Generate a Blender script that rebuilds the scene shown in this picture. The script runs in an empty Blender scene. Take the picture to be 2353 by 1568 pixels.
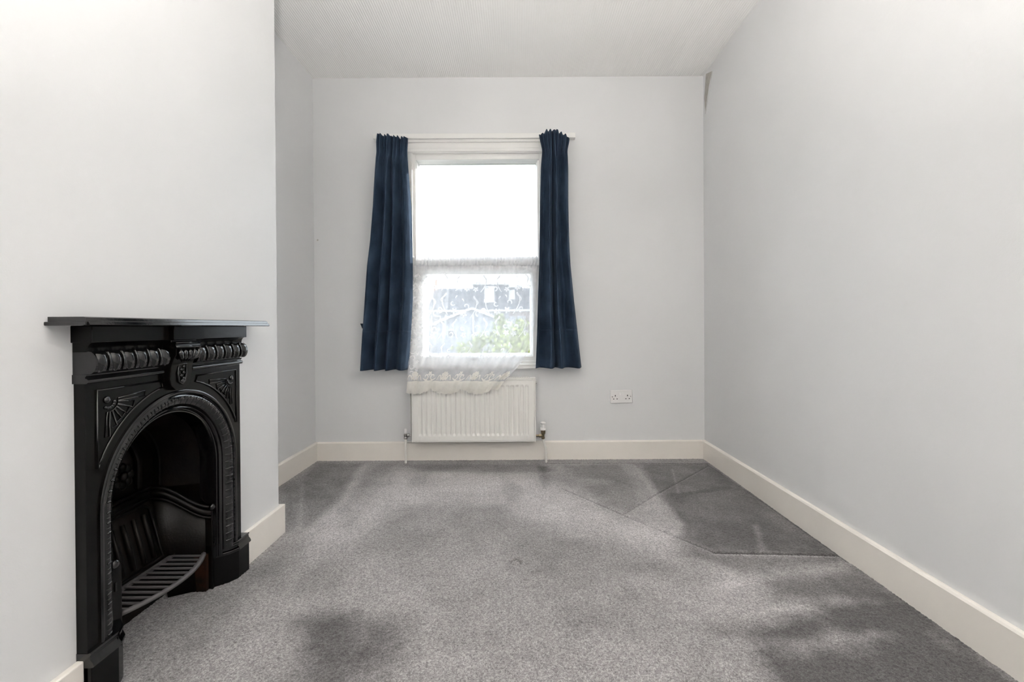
import bpy, math, random
import numpy as np
from mathutils import Vector, Matrix, Euler

random.seed(7)
rng = np.random.default_rng(7)
scene = bpy.context.scene
COL = scene.collection
PI = math.pi

# ------------------------------------------------------------------ camera
CAM_H, FPX = 0.872, 1046.0
PITCH, YAW, ROLL = 0.0051, 0.0009, 0.0062
cam_data = bpy.data.cameras.new('camera')
cam_data.sensor_width = 36.0
cam_data.lens = FPX / 2353.0 * 36.0
cam_data.shift_x = -10.2 / 2353.0
cam_data.shift_y = -26.6 / 2353.0
cam_data.clip_start = 0.02
cam_data.clip_end = 400
cam = bpy.data.objects.new('camera', cam_data)
COL.objects.link(cam)
fw = Vector((-math.sin(YAW), math.cos(YAW), 0)); rt = Vector((math.cos(YAW), math.sin(YAW), 0)); up = Vector((0, 0, 1))
fw2 = fw * math.cos(PITCH) - up * math.sin(PITCH)
up2 = up * math.cos(PITCH) + fw * math.sin(PITCH)
rt3 = rt * math.cos(ROLL) - up2 * math.sin(ROLL)
up3 = up2 * math.cos(ROLL) + rt * math.sin(ROLL)
cam.matrix_world = Matrix(((rt3.x, up3.x, -fw2.x, 0), (rt3.y, up3.y, -fw2.y, 0), (rt3.z, up3.z, -fw2.z, CAM_H), (0, 0, 0, 1)))
scene.camera = cam

# ------------------------------------------------------------------ sky, sun, exposure
world = bpy.data.worlds.new('hazy_sky')
scene.world = world
world.use_nodes = True
bg = world.node_tree.nodes['Background']
bg.inputs[0].default_value = (0.87, 0.935, 1.0, 1)
bg.inputs[1].default_value = 3.1
sun_data = bpy.data.lights.new('sun', 'SUN')
sun_data.energy = 6.5
sun_data.angle = 0.012
sun_data.color = (1.0, 0.95, 0.86)
sun = bpy.data.objects.new('sun', sun_data)
COL.objects.link(sun)
sun.location = (20, 12, 10)
sun.rotation_euler = Vector((2.42, 1.0, 0.62)).to_track_quat('Z', 'Y').to_euler()
scene.view_settings.view_transform = 'Standard'
scene.view_settings.look = 'None'
scene.view_settings.gamma = 1.0
scene.view_settings.use_curve_mapping = False
scene.view_settings.exposure = 0.68
FILL_RADIANCE = 1500.0                                    # radiance of the added fill light's bulb
scene.cycles.max_bounces = 7
scene.cycles.diffuse_bounces = 5
scene.cycles.glossy_bounces = 3
scene.cycles.transparent_max_bounces = 12
scene.cycles.sample_clamp_indirect = 6.0
scene.cycles.use_adaptive_sampling = True
scene.cycles.adaptive_threshold = 0.3
scene.cycles.caustics_reflective = False
scene.cycles.caustics_refractive = False

# ------------------------------------------------------------------ room measures (metres)
XL, XR, H, D = -1.336, 1.237, 2.52, 3.008        # left alcove wall, right wall, ceiling, window wall
XC, YC1, YC0 = -1.015, 1.931, 0.735              # chimney breast face, its far and near corner
YB = -1.7                                        # wall behind the camera
# sampling portal filling the window opening (adds no light of its own)
pd = bpy.data.lights.new('window_portal', 'AREA')
pd.shape = 'RECTANGLE'; pd.size = 0.90; pd.size_y = 1.54
pd.cycles.is_portal = True
po = bpy.data.objects.new('window_portal', pd)
COL.objects.link(po)
po.location = (-0.254, D + 0.20, 1.35)
po.rotation_euler = (-PI / 2, 0, 0)

# ------------------------------------------------------------------ helpers
W = {}                                           # world origin of each object


def ray(px, py):
    return rt3 * ((px - 1186.7) / FPX) - up3 * ((py - 757.4) / FPX) + fw2


def on_y(px, py, Y):
    d = ray(px, py); t = Y / d.y
    return Vector((d.x * t, Y, CAM_H + d.z * t))


def on_z(px, py, Z=0.0):
    d = ray(px, py); t = (Z - CAM_H) / d.z
    return Vector((d.x * t, d.y * t, Z))


def on_x(px, py, X):
    d = ray(px, py); t = X / d.x
    return Vector((X, d.y * t, CAM_H + d.z * t))


class MB:
    """collects geometry in world coordinates"""
    def __init__(self):
        self.v = []; self.f = []

    def add(self, vs, fs):
        n = len(self.v)
        self.v += [Vector(p) for p in vs]
        self.f += [tuple(i + n for i in f) for f in fs]
        return self

    def box(self, a, b):
        x0, y0, z0 = (min(a[i], b[i]) for i in range(3)); x1, y1, z1 = (max(a[i], b[i]) for i in range(3))
        return self.add([(x0, y0, z0), (x1, y0, z0), (x1, y1, z0), (x0, y1, z0), (x0, y0, z1), (x1, y0, z1), (x1, y1, z1), (x0, y1, z1)],
                        [(0, 3, 2, 1), (4, 5, 6, 7), (0, 1, 5, 4), (1, 2, 6, 5), (2, 3, 7, 6), (3, 0, 4, 7)])

    def prism(self, pts, fn, a, b):
        """closed polygon pts (2D) extruded: fn(p, t) -> 3D for t = a, b"""
        n = len(pts)
        vs = [fn(p, a) for p in pts] + [fn(p, b) for p in pts]
        fs = [tuple(range(n - 1, -1, -1)), tuple(range(n, 2 * n))]
        fs += [(i, (i + 1) % n, n + (i + 1) % n, n + i) for i in range(n)]
        return self.add(vs, fs)

    def tube(self, path, r, n=8, closed=False, flat=1.0):
        path = [Vector(p) for p in path]; m = len(path)
        rr = r if hasattr(r, '__len__') else [r] * m
        vs = []; prev = None
        for i, p in enumerate(path):
            if closed: t = path[(i + 1) % m] - path[i - 1]
            else: t = path[min(i + 1, m - 1)] - path[max(i - 1, 0)]
            t.normalize()
            if prev is None:
                a = Vector((0, 0, 1)) if abs(t.z) < 0.9 else Vector((1, 0, 0))
                nrm = (a - t * a.dot(t)).normalized()
            else:
                nrm = (prev - t * prev.dot(t)).normalized()
            prev = nrm; bn = t.cross(nrm)
            for k in range(n):
                an = 2 * PI * k / n
                vs.append(p + nrm * (math.cos(an) * rr[i]) + bn * (math.sin(an) * rr[i] * flat))
        fs = []
        for i in range(m if closed else m - 1):
            j = (i + 1) % m
            for k in range(n):
                k2 = (k + 1) % n
                fs.append((i * n + k, i * n + k2, j * n + k2, j * n + k))
        if not closed:
            fs.append(tuple(range(n - 1, -1, -1))); fs.append(tuple((m - 1) * n + k for k in range(n)))
        return self.add(vs, fs)

    def lathe(self, prof, base, axis='z', n=20):
        """prof: list of (radius, along)"""
        vs = []
        for r, h in prof:
            for k in range(n):
                a = 2 * PI * k / n; c, s = r * math.cos(a), r * math.sin(a)
                vs.append({'z': (base[0] + c, base[1] + s, base[2] + h), 'x': (base[0] + h, base[1] + c, base[2] + s), 'y': (base[0] + s, base[1] + h, base[2] + c)}[axis])
        m = len(prof)
        fs = [(i * n + k, i * n + (k + 1) % n, (i + 1) * n + (k + 1) % n, (i + 1) * n + k) for i in range(m - 1) for k in range(n)]
        fs.append(tuple(range(n - 1, -1, -1))); fs.append(tuple((m - 1) * n + k for k in range(n)))
        return self.add(vs, fs)

    def grid(self, fn, nu, nv):
        vs = [fn(i / nu, j / nv) for j in range(nv + 1) for i in range(nu + 1)]
        fs = [(j * (nu + 1) + i, j * (nu + 1) + i + 1, (j + 1) * (nu + 1) + i + 1, (j + 1) * (nu + 1) + i) for j in range(nv) for i in range(nu)]
        return self.add(vs, fs)

    def sphere(self, c, r, nu=12, nv=8):
        r = r if hasattr(r, '__len__') else (r, r, r)
        vs = [(c[0], c[1], c[2] - r[2])]
        for j in range(1, nv):
            ph = -PI / 2 + PI * j / nv
            for i in range(nu):
                a = 2 * PI * i / nu
                vs.append((c[0] + r[0] * math.cos(ph) * math.cos(a), c[1] + r[1] * math.cos(ph) * math.sin(a), c[2] + r[2] * math.sin(ph)))
        vs.append((c[0], c[1], c[2] + r[2])); top = len(vs) - 1
        fs = [(0, 1 + (i + 1) % nu, 1 + i) for i in range(nu)]
        for j in range(nv - 2):
            for i in range(nu):
                a = 1 + j * nu; b = a + nu; i2 = (i + 1) % nu
                fs.append((a + i, a + i2, b + i2, b + i))
        a = 1 + (nv - 2) * nu
        fs += [(a + i, a + (i + 1) % nu, top) for i in range(nu)]
        return self.add(vs, fs)


def tag(o, label=None, cat=None, group=None, kind=None):
    if label: o['label'] = label
    if cat: o['category'] = cat
    if group: o['group'] = group
    if kind: o['kind'] = kind
    return o


def thing(name, base, label, cat, group=None, kind=None):
    o = bpy.data.objects.new(name, None)
    o.empty_display_size = 0.05
    COL.objects.link(o); o.location = base; W[o] = Vector(base)
    return tag(o, label, cat, group, kind)


def obj(name, mb, mat, parent=None, smooth=0, bevel=0.0, solid=0.0, origin=None, label=None, seg=2):
    xs = np.array([tuple(p) for p in mb.v])
    if origin is None:
        origin = Vector(((xs[:, 0].min() + xs[:, 0].max()) / 2, (xs[:, 1].min() + xs[:, 1].max()) / 2, xs[:, 2].min()))
    me = bpy.data.meshes.new(name)
    me.from_pydata([p - origin for p in mb.v], [], mb.f)
    me.materials.append(mat)
    o = bpy.data.objects.new(name, me)
    COL.objects.link(o)
    if parent is not None:
        o.parent = parent; o.location = origin - W[parent]
    else:
        o.location = origin
    W[o] = Vector(origin)
    if smooth:
        me.polygons.foreach_set('use_smooth', [True] * len(me.polygons))
        if smooth < 180: me.set_sharp_from_angle(angle=math.radians(smooth))
    if bevel:
        m = o.modifiers.new('bevel', 'BEVEL'); m.width = bevel; m.segments = seg; m.limit_method = 'ANGLE'; m.angle_limit = math.radians(35)
        m.harden_normals = False
    if solid:
        m = o.modifiers.new('solid', 'SOLIDIFY'); m.thickness = solid; m.offset = 0
    if label: o['label'] = label
    me.update()
    return o


def inst(name, mesh, parent, mat4):
    """a piece sharing mesh data; mat4 is its world transform"""
    o = bpy.data.objects.new(name, mesh)
    COL.objects.link(o); o.parent = parent
    m = mat4.copy(); m.translation = mat4.translation - W[parent]
    o.matrix_local = m
    W[o] = mat4.translation.copy()
    return o


# ------------------------------------------------------------------ materials
def nmat(name):
    m = bpy.data.materials.new(name); m.use_nodes = True
    return m, m.node_tree.nodes, m.node_tree.links, m.node_tree.nodes['Principled BSDF']


def noise(N, scale, detail=3, rough=0.5, vec=None, L=None):
    n = N.new('ShaderNodeTexNoise'); n.inputs['Scale'].default_value = scale
    n.inputs['Detail'].default_value = detail; n.inputs['Roughness'].default_value = rough
    if vec is not None: L.new(vec, n.inputs['Vector'])
    return n


def coords(N):
    g = N.new('ShaderNodeNewGeometry')
    return g.outputs['Position']


def ramp2(N, L, fac, p0, c0, p1, c1):
    r = N.new('ShaderNodeValToRGB'); L.new(fac, r.inputs[0])
    e = r.color_ramp.elements
    e[0].position = p0; e[0].color = (*c0, 1); e[1].position = p1; e[1].color = (*c1, 1)
    return r.outputs[0]


def painted(name, col, rough=0.6, var=0.03, vscale=3.0, bump=0.0, bscale=200.0, bdist=0.001, spec=0.3, coat=0.0):
    m, N, L, P = nmat(name)
    pos = coords(N)
    n = noise(N, vscale, 4, 0.6, pos, L)
    lo = tuple(max(0, c * (1 - var)) for c in col); hi = tuple(min(1, c * (1 + var)) for c in col)
    L.new(ramp2(N, L, n.outputs['Fac'], 0.3, lo, 0.7, hi), P.inputs['Base Color'])
    P.inputs['Roughness'].default_value = rough
    P.inputs['Specular IOR Level'].default_value = spec
    P.inputs['Coat Weight'].default_value = coat
    if bump:
        b = N.new('ShaderNodeBump'); b.inputs['Strength'].default_value = bump; b.inputs['Distance'].default_value = bdist
        nb = noise(N, bscale, 4, 0.6, pos, L)
        L.new(nb.outputs['Fac'], b.inputs['Height']); L.new(b.outputs[0], P.inputs['Normal'])
    return m


def wall_paint(name, col):
    """emulsion over slightly uneven old plaster"""
    m, N, L, P = nmat(name)
    pos = coords(N)
    n = noise(N, 1.6, 2, 0.6, pos, L)
    L.new(ramp2(N, L, n.outputs['Fac'], 0.3, tuple(c * 0.975 for c in col), 0.7, tuple(min(1, c * 1.015) for c in col)), P.inputs['Base Color'])
    P.inputs['Roughness'].default_value = 0.62
    P.inputs['Specular IOR Level'].default_value = 0.22
    b = N.new('ShaderNodeBump'); b.inputs['Strength'].default_value = 0.35; b.inputs['Distance'].default_value = 0.004
    nb = noise(N, 9.0, 3, 0.62, pos, L)
    L.new(nb.outputs['Fac'], b.inputs['Height'])
    b2 = N.new('ShaderNodeBump'); b2.inputs['Strength'].default_value = 0.25; b2.inputs['Distance'].default_value = 0.0006
    nb2 = noise(N, 260.0, 1, 0.6, pos, L)
    L.new(nb2.outputs['Fac'], b2.inputs['Height']); L.new(b.outputs[0], b2.inputs['Normal'])
    L.new(b2.outputs[0], P.inputs['Normal'])
    return m


def ceiling_paper(name, col):
    """ribbed anaglypta paper, ribs running towards the window"""
    m, N, L, P = nmat(name)
    pos = coords(N)
    sep = N.new('ShaderNodeSeparateXYZ'); L.new(pos, sep.inputs[0])
    mu = N.new('ShaderNodeMath'); mu.operation = 'MULTIPLY'; mu.inputs[1].default_value = 2 * PI / 0.0125
    L.new(sep.outputs[0], mu.inputs[0])
    si = N.new('ShaderNodeMath'); si.operation = 'SINE'; L.new(mu.outputs[0], si.inputs[0])
    b = N.new('ShaderNodeBump'); b.inputs['Strength'].default_value = 0.5; b.inputs['Distance'].default_value = 0.0011
    nn = noise(N, 60, 3, 0.5, pos, L)
    ad = N.new('ShaderNodeMath'); ad.operation = 'ADD'; L.new(si.outputs[0], ad.inputs[0]); L.new(nn.outputs['Fac'], ad.inputs[1])
    L.new(ad.outputs[0], b.inputs['Height']); L.new(b.outputs[0], P.inputs['Normal'])
    n = noise(N, 2.0, 4, 0.5, pos, L)
    L.new(ramp2(N, L, n.outputs['Fac'], 0.3, tuple(c * 0.98 for c in col), 0.7, col), P.inputs['Base Color'])
    P.inputs['Roughness'].default_value = 0.8
    P.inputs['Specular IOR Level'].default_value = 0.15
    return m


def carpet_mat(name):
    m, N, L, P = nmat(name)
    pos = coords(N)
    at = N.new('ShaderNodeAttribute'); at.attribute_name = 'nap_and_sheen'
    n1 = noise(N, 330, 1, 0.7, pos, L)
    n2 = noise(N, 150, 1, 0.7, pos, L)
    mix = N.new('ShaderNodeMath'); mix.operation = 'ADD'
    L.new(n1.outputs['Fac'], mix.inputs[0]); L.new(n2.outputs['Fac'], mix.inputs[1])
    half = N.new('ShaderNodeMath'); half.operation = 'MULTIPLY'; half.inputs[1].default_value = 0.5; L.new(mix.outputs[0], half.inputs[0])
    r = N.new('ShaderNodeValToRGB'); L.new(half.outputs[0], r.inputs[0])
    e = r.color_ramp.elements
    e[0].position = 0.30; e[0].color = (0.108, 0.101, 0.105, 1)
    e[1].position = 0.70; e[1].color = (0.46, 0.445, 0.447, 1)
    em = r.color_ramp.elements.new(0.5); em.color = (0.255, 0.244, 0.248, 1)
    # how the pile lies: light where it leans away, dark where it leans towards; window sheen painted in too
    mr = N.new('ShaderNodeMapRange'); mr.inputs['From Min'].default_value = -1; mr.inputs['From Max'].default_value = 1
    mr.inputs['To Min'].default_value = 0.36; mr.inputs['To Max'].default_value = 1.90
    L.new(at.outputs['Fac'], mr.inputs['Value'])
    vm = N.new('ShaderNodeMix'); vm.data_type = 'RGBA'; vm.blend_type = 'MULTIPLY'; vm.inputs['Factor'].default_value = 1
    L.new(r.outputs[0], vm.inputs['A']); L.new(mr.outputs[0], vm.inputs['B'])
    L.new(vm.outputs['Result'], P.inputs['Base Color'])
    P.inputs['Roughness'].default_value = 0.95
    P.inputs['Specular IOR Level'].default_value = 0.1
    P.inputs['Sheen Weight'].default_value = 0.25
    P.inputs['Sheen Roughness'].default_value = 0.5
    b = N.new('ShaderNodeBump'); b.inputs['Strength'].default_value = 0.6; b.inputs['Distance'].default_value = 0.003
    L.new(half.outputs[0], b.inputs['Height']); L.new(b.outputs[0], P.inputs['Normal'])
    return m


def iron(name, col, r0, r1, spec=0.33, bump=0.12, bd=0.0006):
    m, N, L, P = nmat(name)
    pos = coords(N)
    n = noise(N, 35, 4, 0.6, pos, L)
    mr = N.new('ShaderNodeMapRange'); mr.inputs['To Min'].default_value = r0; mr.inputs['To Max'].default_value = r1
    mr.inputs['From Min'].default_value = 0.3; mr.inputs['From Max'].default_value = 0.7
    L.new(n.outputs['Fac'], mr.inputs['Value']); L.new(mr.outputs[0], P.inputs['Roughness'])
    P.inputs['Base Color'].default_value = (*col, 1)
    P.inputs['Specular IOR Level'].default_value = spec
    b = N.new('ShaderNodeBump'); b.inputs['Strength'].default_value = bump; b.inputs['Distance'].default_value = bd
    nb = noise(N, 120, 3, 0.6, pos, L)
    L.new(nb.outputs['Fac'], b.inputs['Height']); L.new(b.outputs[0], P.inputs['Normal'])
    return m


def sooty(name, c0, c1):
    m, N, L, P = nmat(name)
    pos = coords(N)
    n = noise(N, 14, 6, 0.65, pos, L)
    L.new(ramp2(N, L, n.outputs['Fac'], 0.45, c0, 0.75, c1), P.inputs['Base Color'])
    P.inputs['Roughness'].default_value = 0.42
    P.inputs['Specular IOR Level'].default_value = 0.18
    b = N.new('ShaderNodeBump'); b.inputs['Strength'].default_value = 0.4; b.inputs['Distance'].default_value = 0.001
    nb = noise(N, 150, 3, 0.6, pos, L)
    L.new(nb.outputs['Fac'], b.inputs['Height']); L.new(b.outputs[0], P.inputs['Normal'])
    return m


def fabric(name, c0, c1, scale=900):
    m, N, L, P = nmat(name)
    pos = coords(N)
    n = noise(N, scale, 2, 0.6, pos, L); n2 = noise(N, 7, 3, 0.5, pos, L)
    ad = N.new('ShaderNodeMath'); ad.operation = 'ADD'; L.new(n.outputs['Fac'], ad.inputs[0]); L.new(n2.outputs['Fac'], ad.inputs[1])
    h = N.new('ShaderNodeMath'); h.operation = 'MULTIPLY'; h.inputs[1].default_value = 0.5; L.new(ad.outputs[0], h.inputs[0])
    L.new(ramp2(N, L, h.outputs[0], 0.38, c0, 0.62, c1), P.inputs['Base Color'])
    P.inputs['Roughness'].default_value = 0.85; P.inputs['Specular IOR Level'].default_value = 0.15
    P.inputs['Sheen Weight'].default_value = 0.12; P.inputs['Sheen Tint'].default_value = (0.45, 0.6, 0.85, 1); P.inputs['Sheen Roughness'].default_value = 0.4
    b = N.new('ShaderNodeBump'); b.inputs['Strength'].default_value = 0.2; b.inputs['Distance'].default_value = 0.0004
    L.new(n.outputs['Fac'], b.inputs['Height']); L.new(b.outputs[0], P.inputs['Normal'])
    return m


def net_mat(name, cover, col=(0.9, 0.9, 0.9), mesh_scale=0.0):
    """sheer voile: part open, part white thread that scatters and lets light through"""
    m, N, L, P = nmat(name)
    out = N['Material Output']; N.remove(P)
    tr = N.new('ShaderNodeBsdfTransparent'); di = N.new('ShaderNodeBsdfDiffuse'); tl = N.new('ShaderNodeBsdfTranslucent')
    di.inputs[0].default_value = (*col, 1); tl.inputs[0].default_value = (*col, 1)
    th = N.new('ShaderNodeMixShader'); th.inputs[0].default_value = 0.38
    L.new(di.outputs[0], th.inputs[1]); L.new(tl.outputs[0], th.inputs[2])
    mx = N.new('ShaderNodeMixShader')
    pos = coords(N)
    n = noise(N, 26, 4, 0.6, pos, L)
    mr = N.new('ShaderNodeMapRange'); mr.inputs['From Min'].default_value = 0.3; mr.inputs['From Max'].default_value = 0.7
    mr.inputs['To Min'].default_value = max(0, cover - 0.06); mr.inputs['To Max'].default_value = min(1, cover + 0.06)
    L.new(n.outputs['Fac'], mr.inputs['Value']); L.new(mr.outputs[0], mx.inputs[0])
    L.new(tr.outputs[0], mx.inputs[1]); L.new(th.outputs[0], mx.inputs[2]); L.new(mx.outputs[0], out.inputs[0])
    return m


def glass_mat(name):
    m, N, L, P = nmat(name)
    out = N['Material Output']; N.remove(P)
    tr = N.new('ShaderNodeBsdfTransparent'); gl = N.new('ShaderNodeBsdfGlossy'); gl.inputs['Roughness'].default_value = 0.02
    pos = coords(N); n = noise(N, 1.5, 2, 0.5, pos, L)
    L.new(ramp2(N, L, n.outputs['Fac'], 0, (0.95, 0.97, 0.97), 1, (0.97, 0.98, 0.98)), tr.inputs[0])
    fr = N.new('ShaderNodeFresnel')
    ge = N.new('ShaderNodeNewGeometry')               # thin sheet: no total reflection on the way out
    im = N.new('ShaderNodeMapRange'); im.inputs['To Min'].default_value = 1.45; im.inputs['To Max'].default_value = 1 / 1.45
    L.new(ge.outputs['Backfacing'], im.inputs['Value']); L.new(im.outputs[0], fr.inputs[0])
    mx = N.new('ShaderNodeMixShader'); L.new(fr.outputs[0], mx.inputs[0]); L.new(tr.outputs[0], mx.inputs[1]); L.new(gl.outputs[0], mx.inputs[2])
    L.new(mx.outputs[0], out.inputs[0])
    return m


M = {}
M['wall'] = wall_paint('pale_grey_wall_paint', (0.77, 0.775, 0.785))
M['ceiling'] = ceiling_paper('ribbed_ceiling_paper', (0.95, 0.945, 0.93))
M['gloss'] = painted('cream_gloss_woodwork', (0.90, 0.86, 0.805), 0.35, 0.02, 4, 0.15, 60, 0.001, 0.45)
M['upvc'] = painted('white_window_paint', (0.86, 0.855, 0.84), 0.3, 0.015, 6, 0.06, 80, 0.0005, 0.5)
M['carpet'] = carpet_mat('grey_twist_carpet')
M['iron'] = iron('black_gloss_cast_iron', (0.0035, 0.0034, 0.0036), 0.07, 0.11, 0.75)
M['iron_dull'] = iron('black_satin_cast_iron', (0.004, 0.0036, 0.0033), 0.18, 0.22, 0.20, 0.05)
M['soot'] = sooty('sooty_iron', (0.0022, 0.0018, 0.0014), (0.008, 0.0055, 0.0038))
M['rust'] = sooty('rusty_iron', (0.010, 0.006, 0.004), (0.050, 0.019, 0.010))
M['grate'] = iron('lightened_grate_iron', (0.085, 0.080, 0.082), 0.35, 0.5, 0.5)  # base colour lightened to stand for light caught on the bars
M['navy'] = fabric('navy_curtain_cloth', (0.012, 0.023, 0.043), (0.037, 0.060, 0.098))
M['net'] = net_mat('sheer_net', 0.46, (0.90, 0.91, 0.95))
M['lace'] = net_mat('lace_embroidery', 0.86, (0.93, 0.93, 0.94))
M['lacehem'] = net_mat('dense_lace_band', 0.93, (0.92, 0.90, 0.85))
M['rad'] = painted('white_radiator_enamel', (0.86, 0.85, 0.82), 0.3, 0.012, 5, 0, spec=0.5)
M['plastic'] = painted('white_plastic', (0.85, 0.835, 0.83), 0.32, 0.01, 9, 0, spec=0.5)
M['hole'] = painted('socket_hole_dark', (0.012, 0.011, 0.011), 0.6, 0.1, 50)
M['brass'] = painted('tarnished_brass', (0.23, 0.19, 0.125), 0.38, 0.3, 120, 0.2, 300, 0.0004, 0.6)
M['chrome'] = painted('dull_chrome', (0.42, 0.41, 0.40), 0.22, 0.2, 90, 0, spec=0.8)
for k_, met in (('brass', 0.8), ('chrome', 0.95)):
    M[k_].node_tree.nodes['Principled BSDF'].inputs['Metallic'].default_value = met
M['pipe'] = painted('white_painted_pipe', (0.82, 0.80, 0.76), 0.4, 0.03, 30)
M['glass'] = glass_mat('window_glass')
M['render'] = painted('white_rendered_wall', (0.22, 0.232, 0.255), 0.9, 0.05, 1.0)
M['render2'] = painted('pale_brick_wall', (0.19, 0.155, 0.145), 0.9, 0.1, 2.0)
M['slate'] = painted('blue_grey_slate', (0.040, 0.050, 0.068), 0.7, 0.25, 1.5)
M['outwhite'] = painted('white_outdoor_trim', (0.42, 0.42, 0.42), 0.6, 0.02, 3)
M['outglass'] = painted('dark_house_window', (0.03, 0.036, 0.045), 0.15, 0.1, 1, spec=0.6)
M['redpot'] = painted('terracotta_chimney', (0.35, 0.2, 0.15), 0.9, 0.1, 6)
M['leaf'] = painted('pale_green_leaf', (0.24, 0.28, 0.075), 0.55, 0.45, 2.2)
M['bark'] = painted('grey_brown_bark', (0.16, 0.12, 0.09), 0.9, 0.3, 20)
M['earth'] = painted('garden_ground', (0.20, 0.20, 0.19), 1.0, 0.25, 0.6)
M['dark_mark'] = painted('dark_fleck', (0.03, 0.028, 0.026), 0.9, 0.1, 90)
M['plaster_mark'] = painted('bare_plaster', (0.47, 0.45, 0.42), 0.9, 0.1, 40)
# translucent leaves
_n = M['leaf'].node_tree.nodes; _p = _n['Principled BSDF']
_p.inputs['Transmission Weight'].default_value = 0.0

# ------------------------------------------------------------------ structure: walls, ceiling, floor
T = 0.26                                          # outer wall thickness
WX0, WX1, WZ0, WZ1 = -0.692, 0.184, 0.612, 2.031  # window opening


def struct(name, mb, mat, label, cat='wall', **k):
    return tag(obj(name, mb, mat, **k), label, cat, kind='structure')


mb = MB()
mb.box((XL - 0.3, D, -0.05), (WX0, D + T, H + 0.05))
mb.box((WX1, D, -0.05), (XR + 0.3, D + T, H + 0.05))
mb.box((WX0, D, WZ1), (WX1, D + 0.1, H + 0.05)); mb.box((WX0, D + 0.1, WZ1 + 0.06), (WX1, D + T, H + 0.05))
mb.box((WX0, D, -0.05), (WX1, D + T, WZ0))
struct('wall_back', mb, M['wall'], 'pale grey painted window wall facing the camera')
struct('wall_right', MB().box((XR, YB, -0.05), (XR + 0.3, D, H + 0.05)), M['wall'], 'long pale grey bare wall on the right side')
struct('wall_left', MB().box((XL - 0.3, YB, -0.05), (XL, D, H + 0.05)), M['wall'], 'narrow pale grey alcove wall left of the window')
struct('wall_front', MB().box((XL, YB - 0.2, -0.05), (XR, YB, H + 0.05)), M['wall'], 'plain pale grey wall behind the viewpoint')

# chimney breast with the fireplace recess left open
FY0, FY1, FZ1 = 1.06, 1.606, 0.74
mb = MB()
mb.prism([(YC0, -0.02), (FY0, -0.02), (FY0, FZ1), (FY1, FZ1), (FY1, -0.02), (YC1, -0.02), (YC1, H), (YC0, H)], lambda p, t: (t, p[0], p[1]), XL, XC)
struct('wall_chimney', mb, M['wall'], 'pale chimney breast wall holding the black fireplace', bevel=0.006)
struct('ceiling', MB().box((XL, YB, H), (XR, D, H + 0.1)), M['ceiling'], 'off white ceiling papered with fine ribs', 'ceiling')

# carpet: a dense tufted surface, with brushed nap, creases and a castor dent
STEP = 0.0042
gx = np.concatenate([np.arange(XL + 0.002, XR, STEP), [XR]])
gy = np.concatenate([np.arange(YB, 1.04, 0.05), np.arange(1.04, D, STEP), [D]])
GX, GY = np.meshgrid(gx, gy)
px_, py_ = GX.ravel(), GY.ravel()


def fl(pts):
    return [tuple(on_z(a, b))[:2] for a, b in pts]


def poly_sd(poly):
    """signed distance (inside positive) of every carpet vertex to a floor polygon"""
    d = np.full(px_.shape, 9.0); ins = np.zeros(px_.shape, bool)
    n = len(poly)
    for i in range(n):
        (x0, y0), (x1, y1) = poly[i], poly[(i + 1) % n]
        ex, ey = x1 - x0, y1 - y0
        t = np.clip(((px_ - x0) * ex + (py_ - y0) * ey) / (ex * ex + ey * ey + 1e-12), 0, 1)
        d = np.minimum(d, np.hypot(px_ - x0 - t * ex, py_ - y0 - t * ey))
        c = (y0 > py_) != (y1 > py_)
        ins ^= c & (px_ < (x1 - x0) * (py_ - y0) / (y1 - y0 + 1e-12) + x0)
    return np.where(ins, d, -d)


def line_d(poly):
    d = np.full(px_.shape, 9.0)
    for i in range(len(poly) - 1):
        (x0, y0), (x1, y1) = poly[i], poly[i + 1]
        ex, ey = x1 - x0, y1 - y0
        t = np.clip(((px_ - x0) * ex + (py_ - y0) * ey) / (ex * ex + ey * ey + 1e-12), 0, 1)
        d = np.minimum(d, np.hypot(px_ - x0 - t * ex, py_ - y0 - t * ey))
    return d


def vnoise(scale, seed):
    """smooth value noise on the carpet"""
    r = np.random.default_rng(seed); n = 64
    g = r.random((n, n))
    u = (px_ + 5) * scale; v = (py_ + 5) * scale
    i = np.floor(u).astype(int); j = np.floor(v).astype(int); a = u - i; b = v - j
    a = a * a * (3 - 2 * a); b = b * b * (3 - 2 * b)
    i %= n; j %= n; i2 = (i + 1) % n; j2 = (j + 1) % n
    return (g[j, i] * (1 - a) + g[j, i2] * a) * (1 - b) + (g[j2, i] * (1 - a) + g[j2, i2] * a) * b


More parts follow.
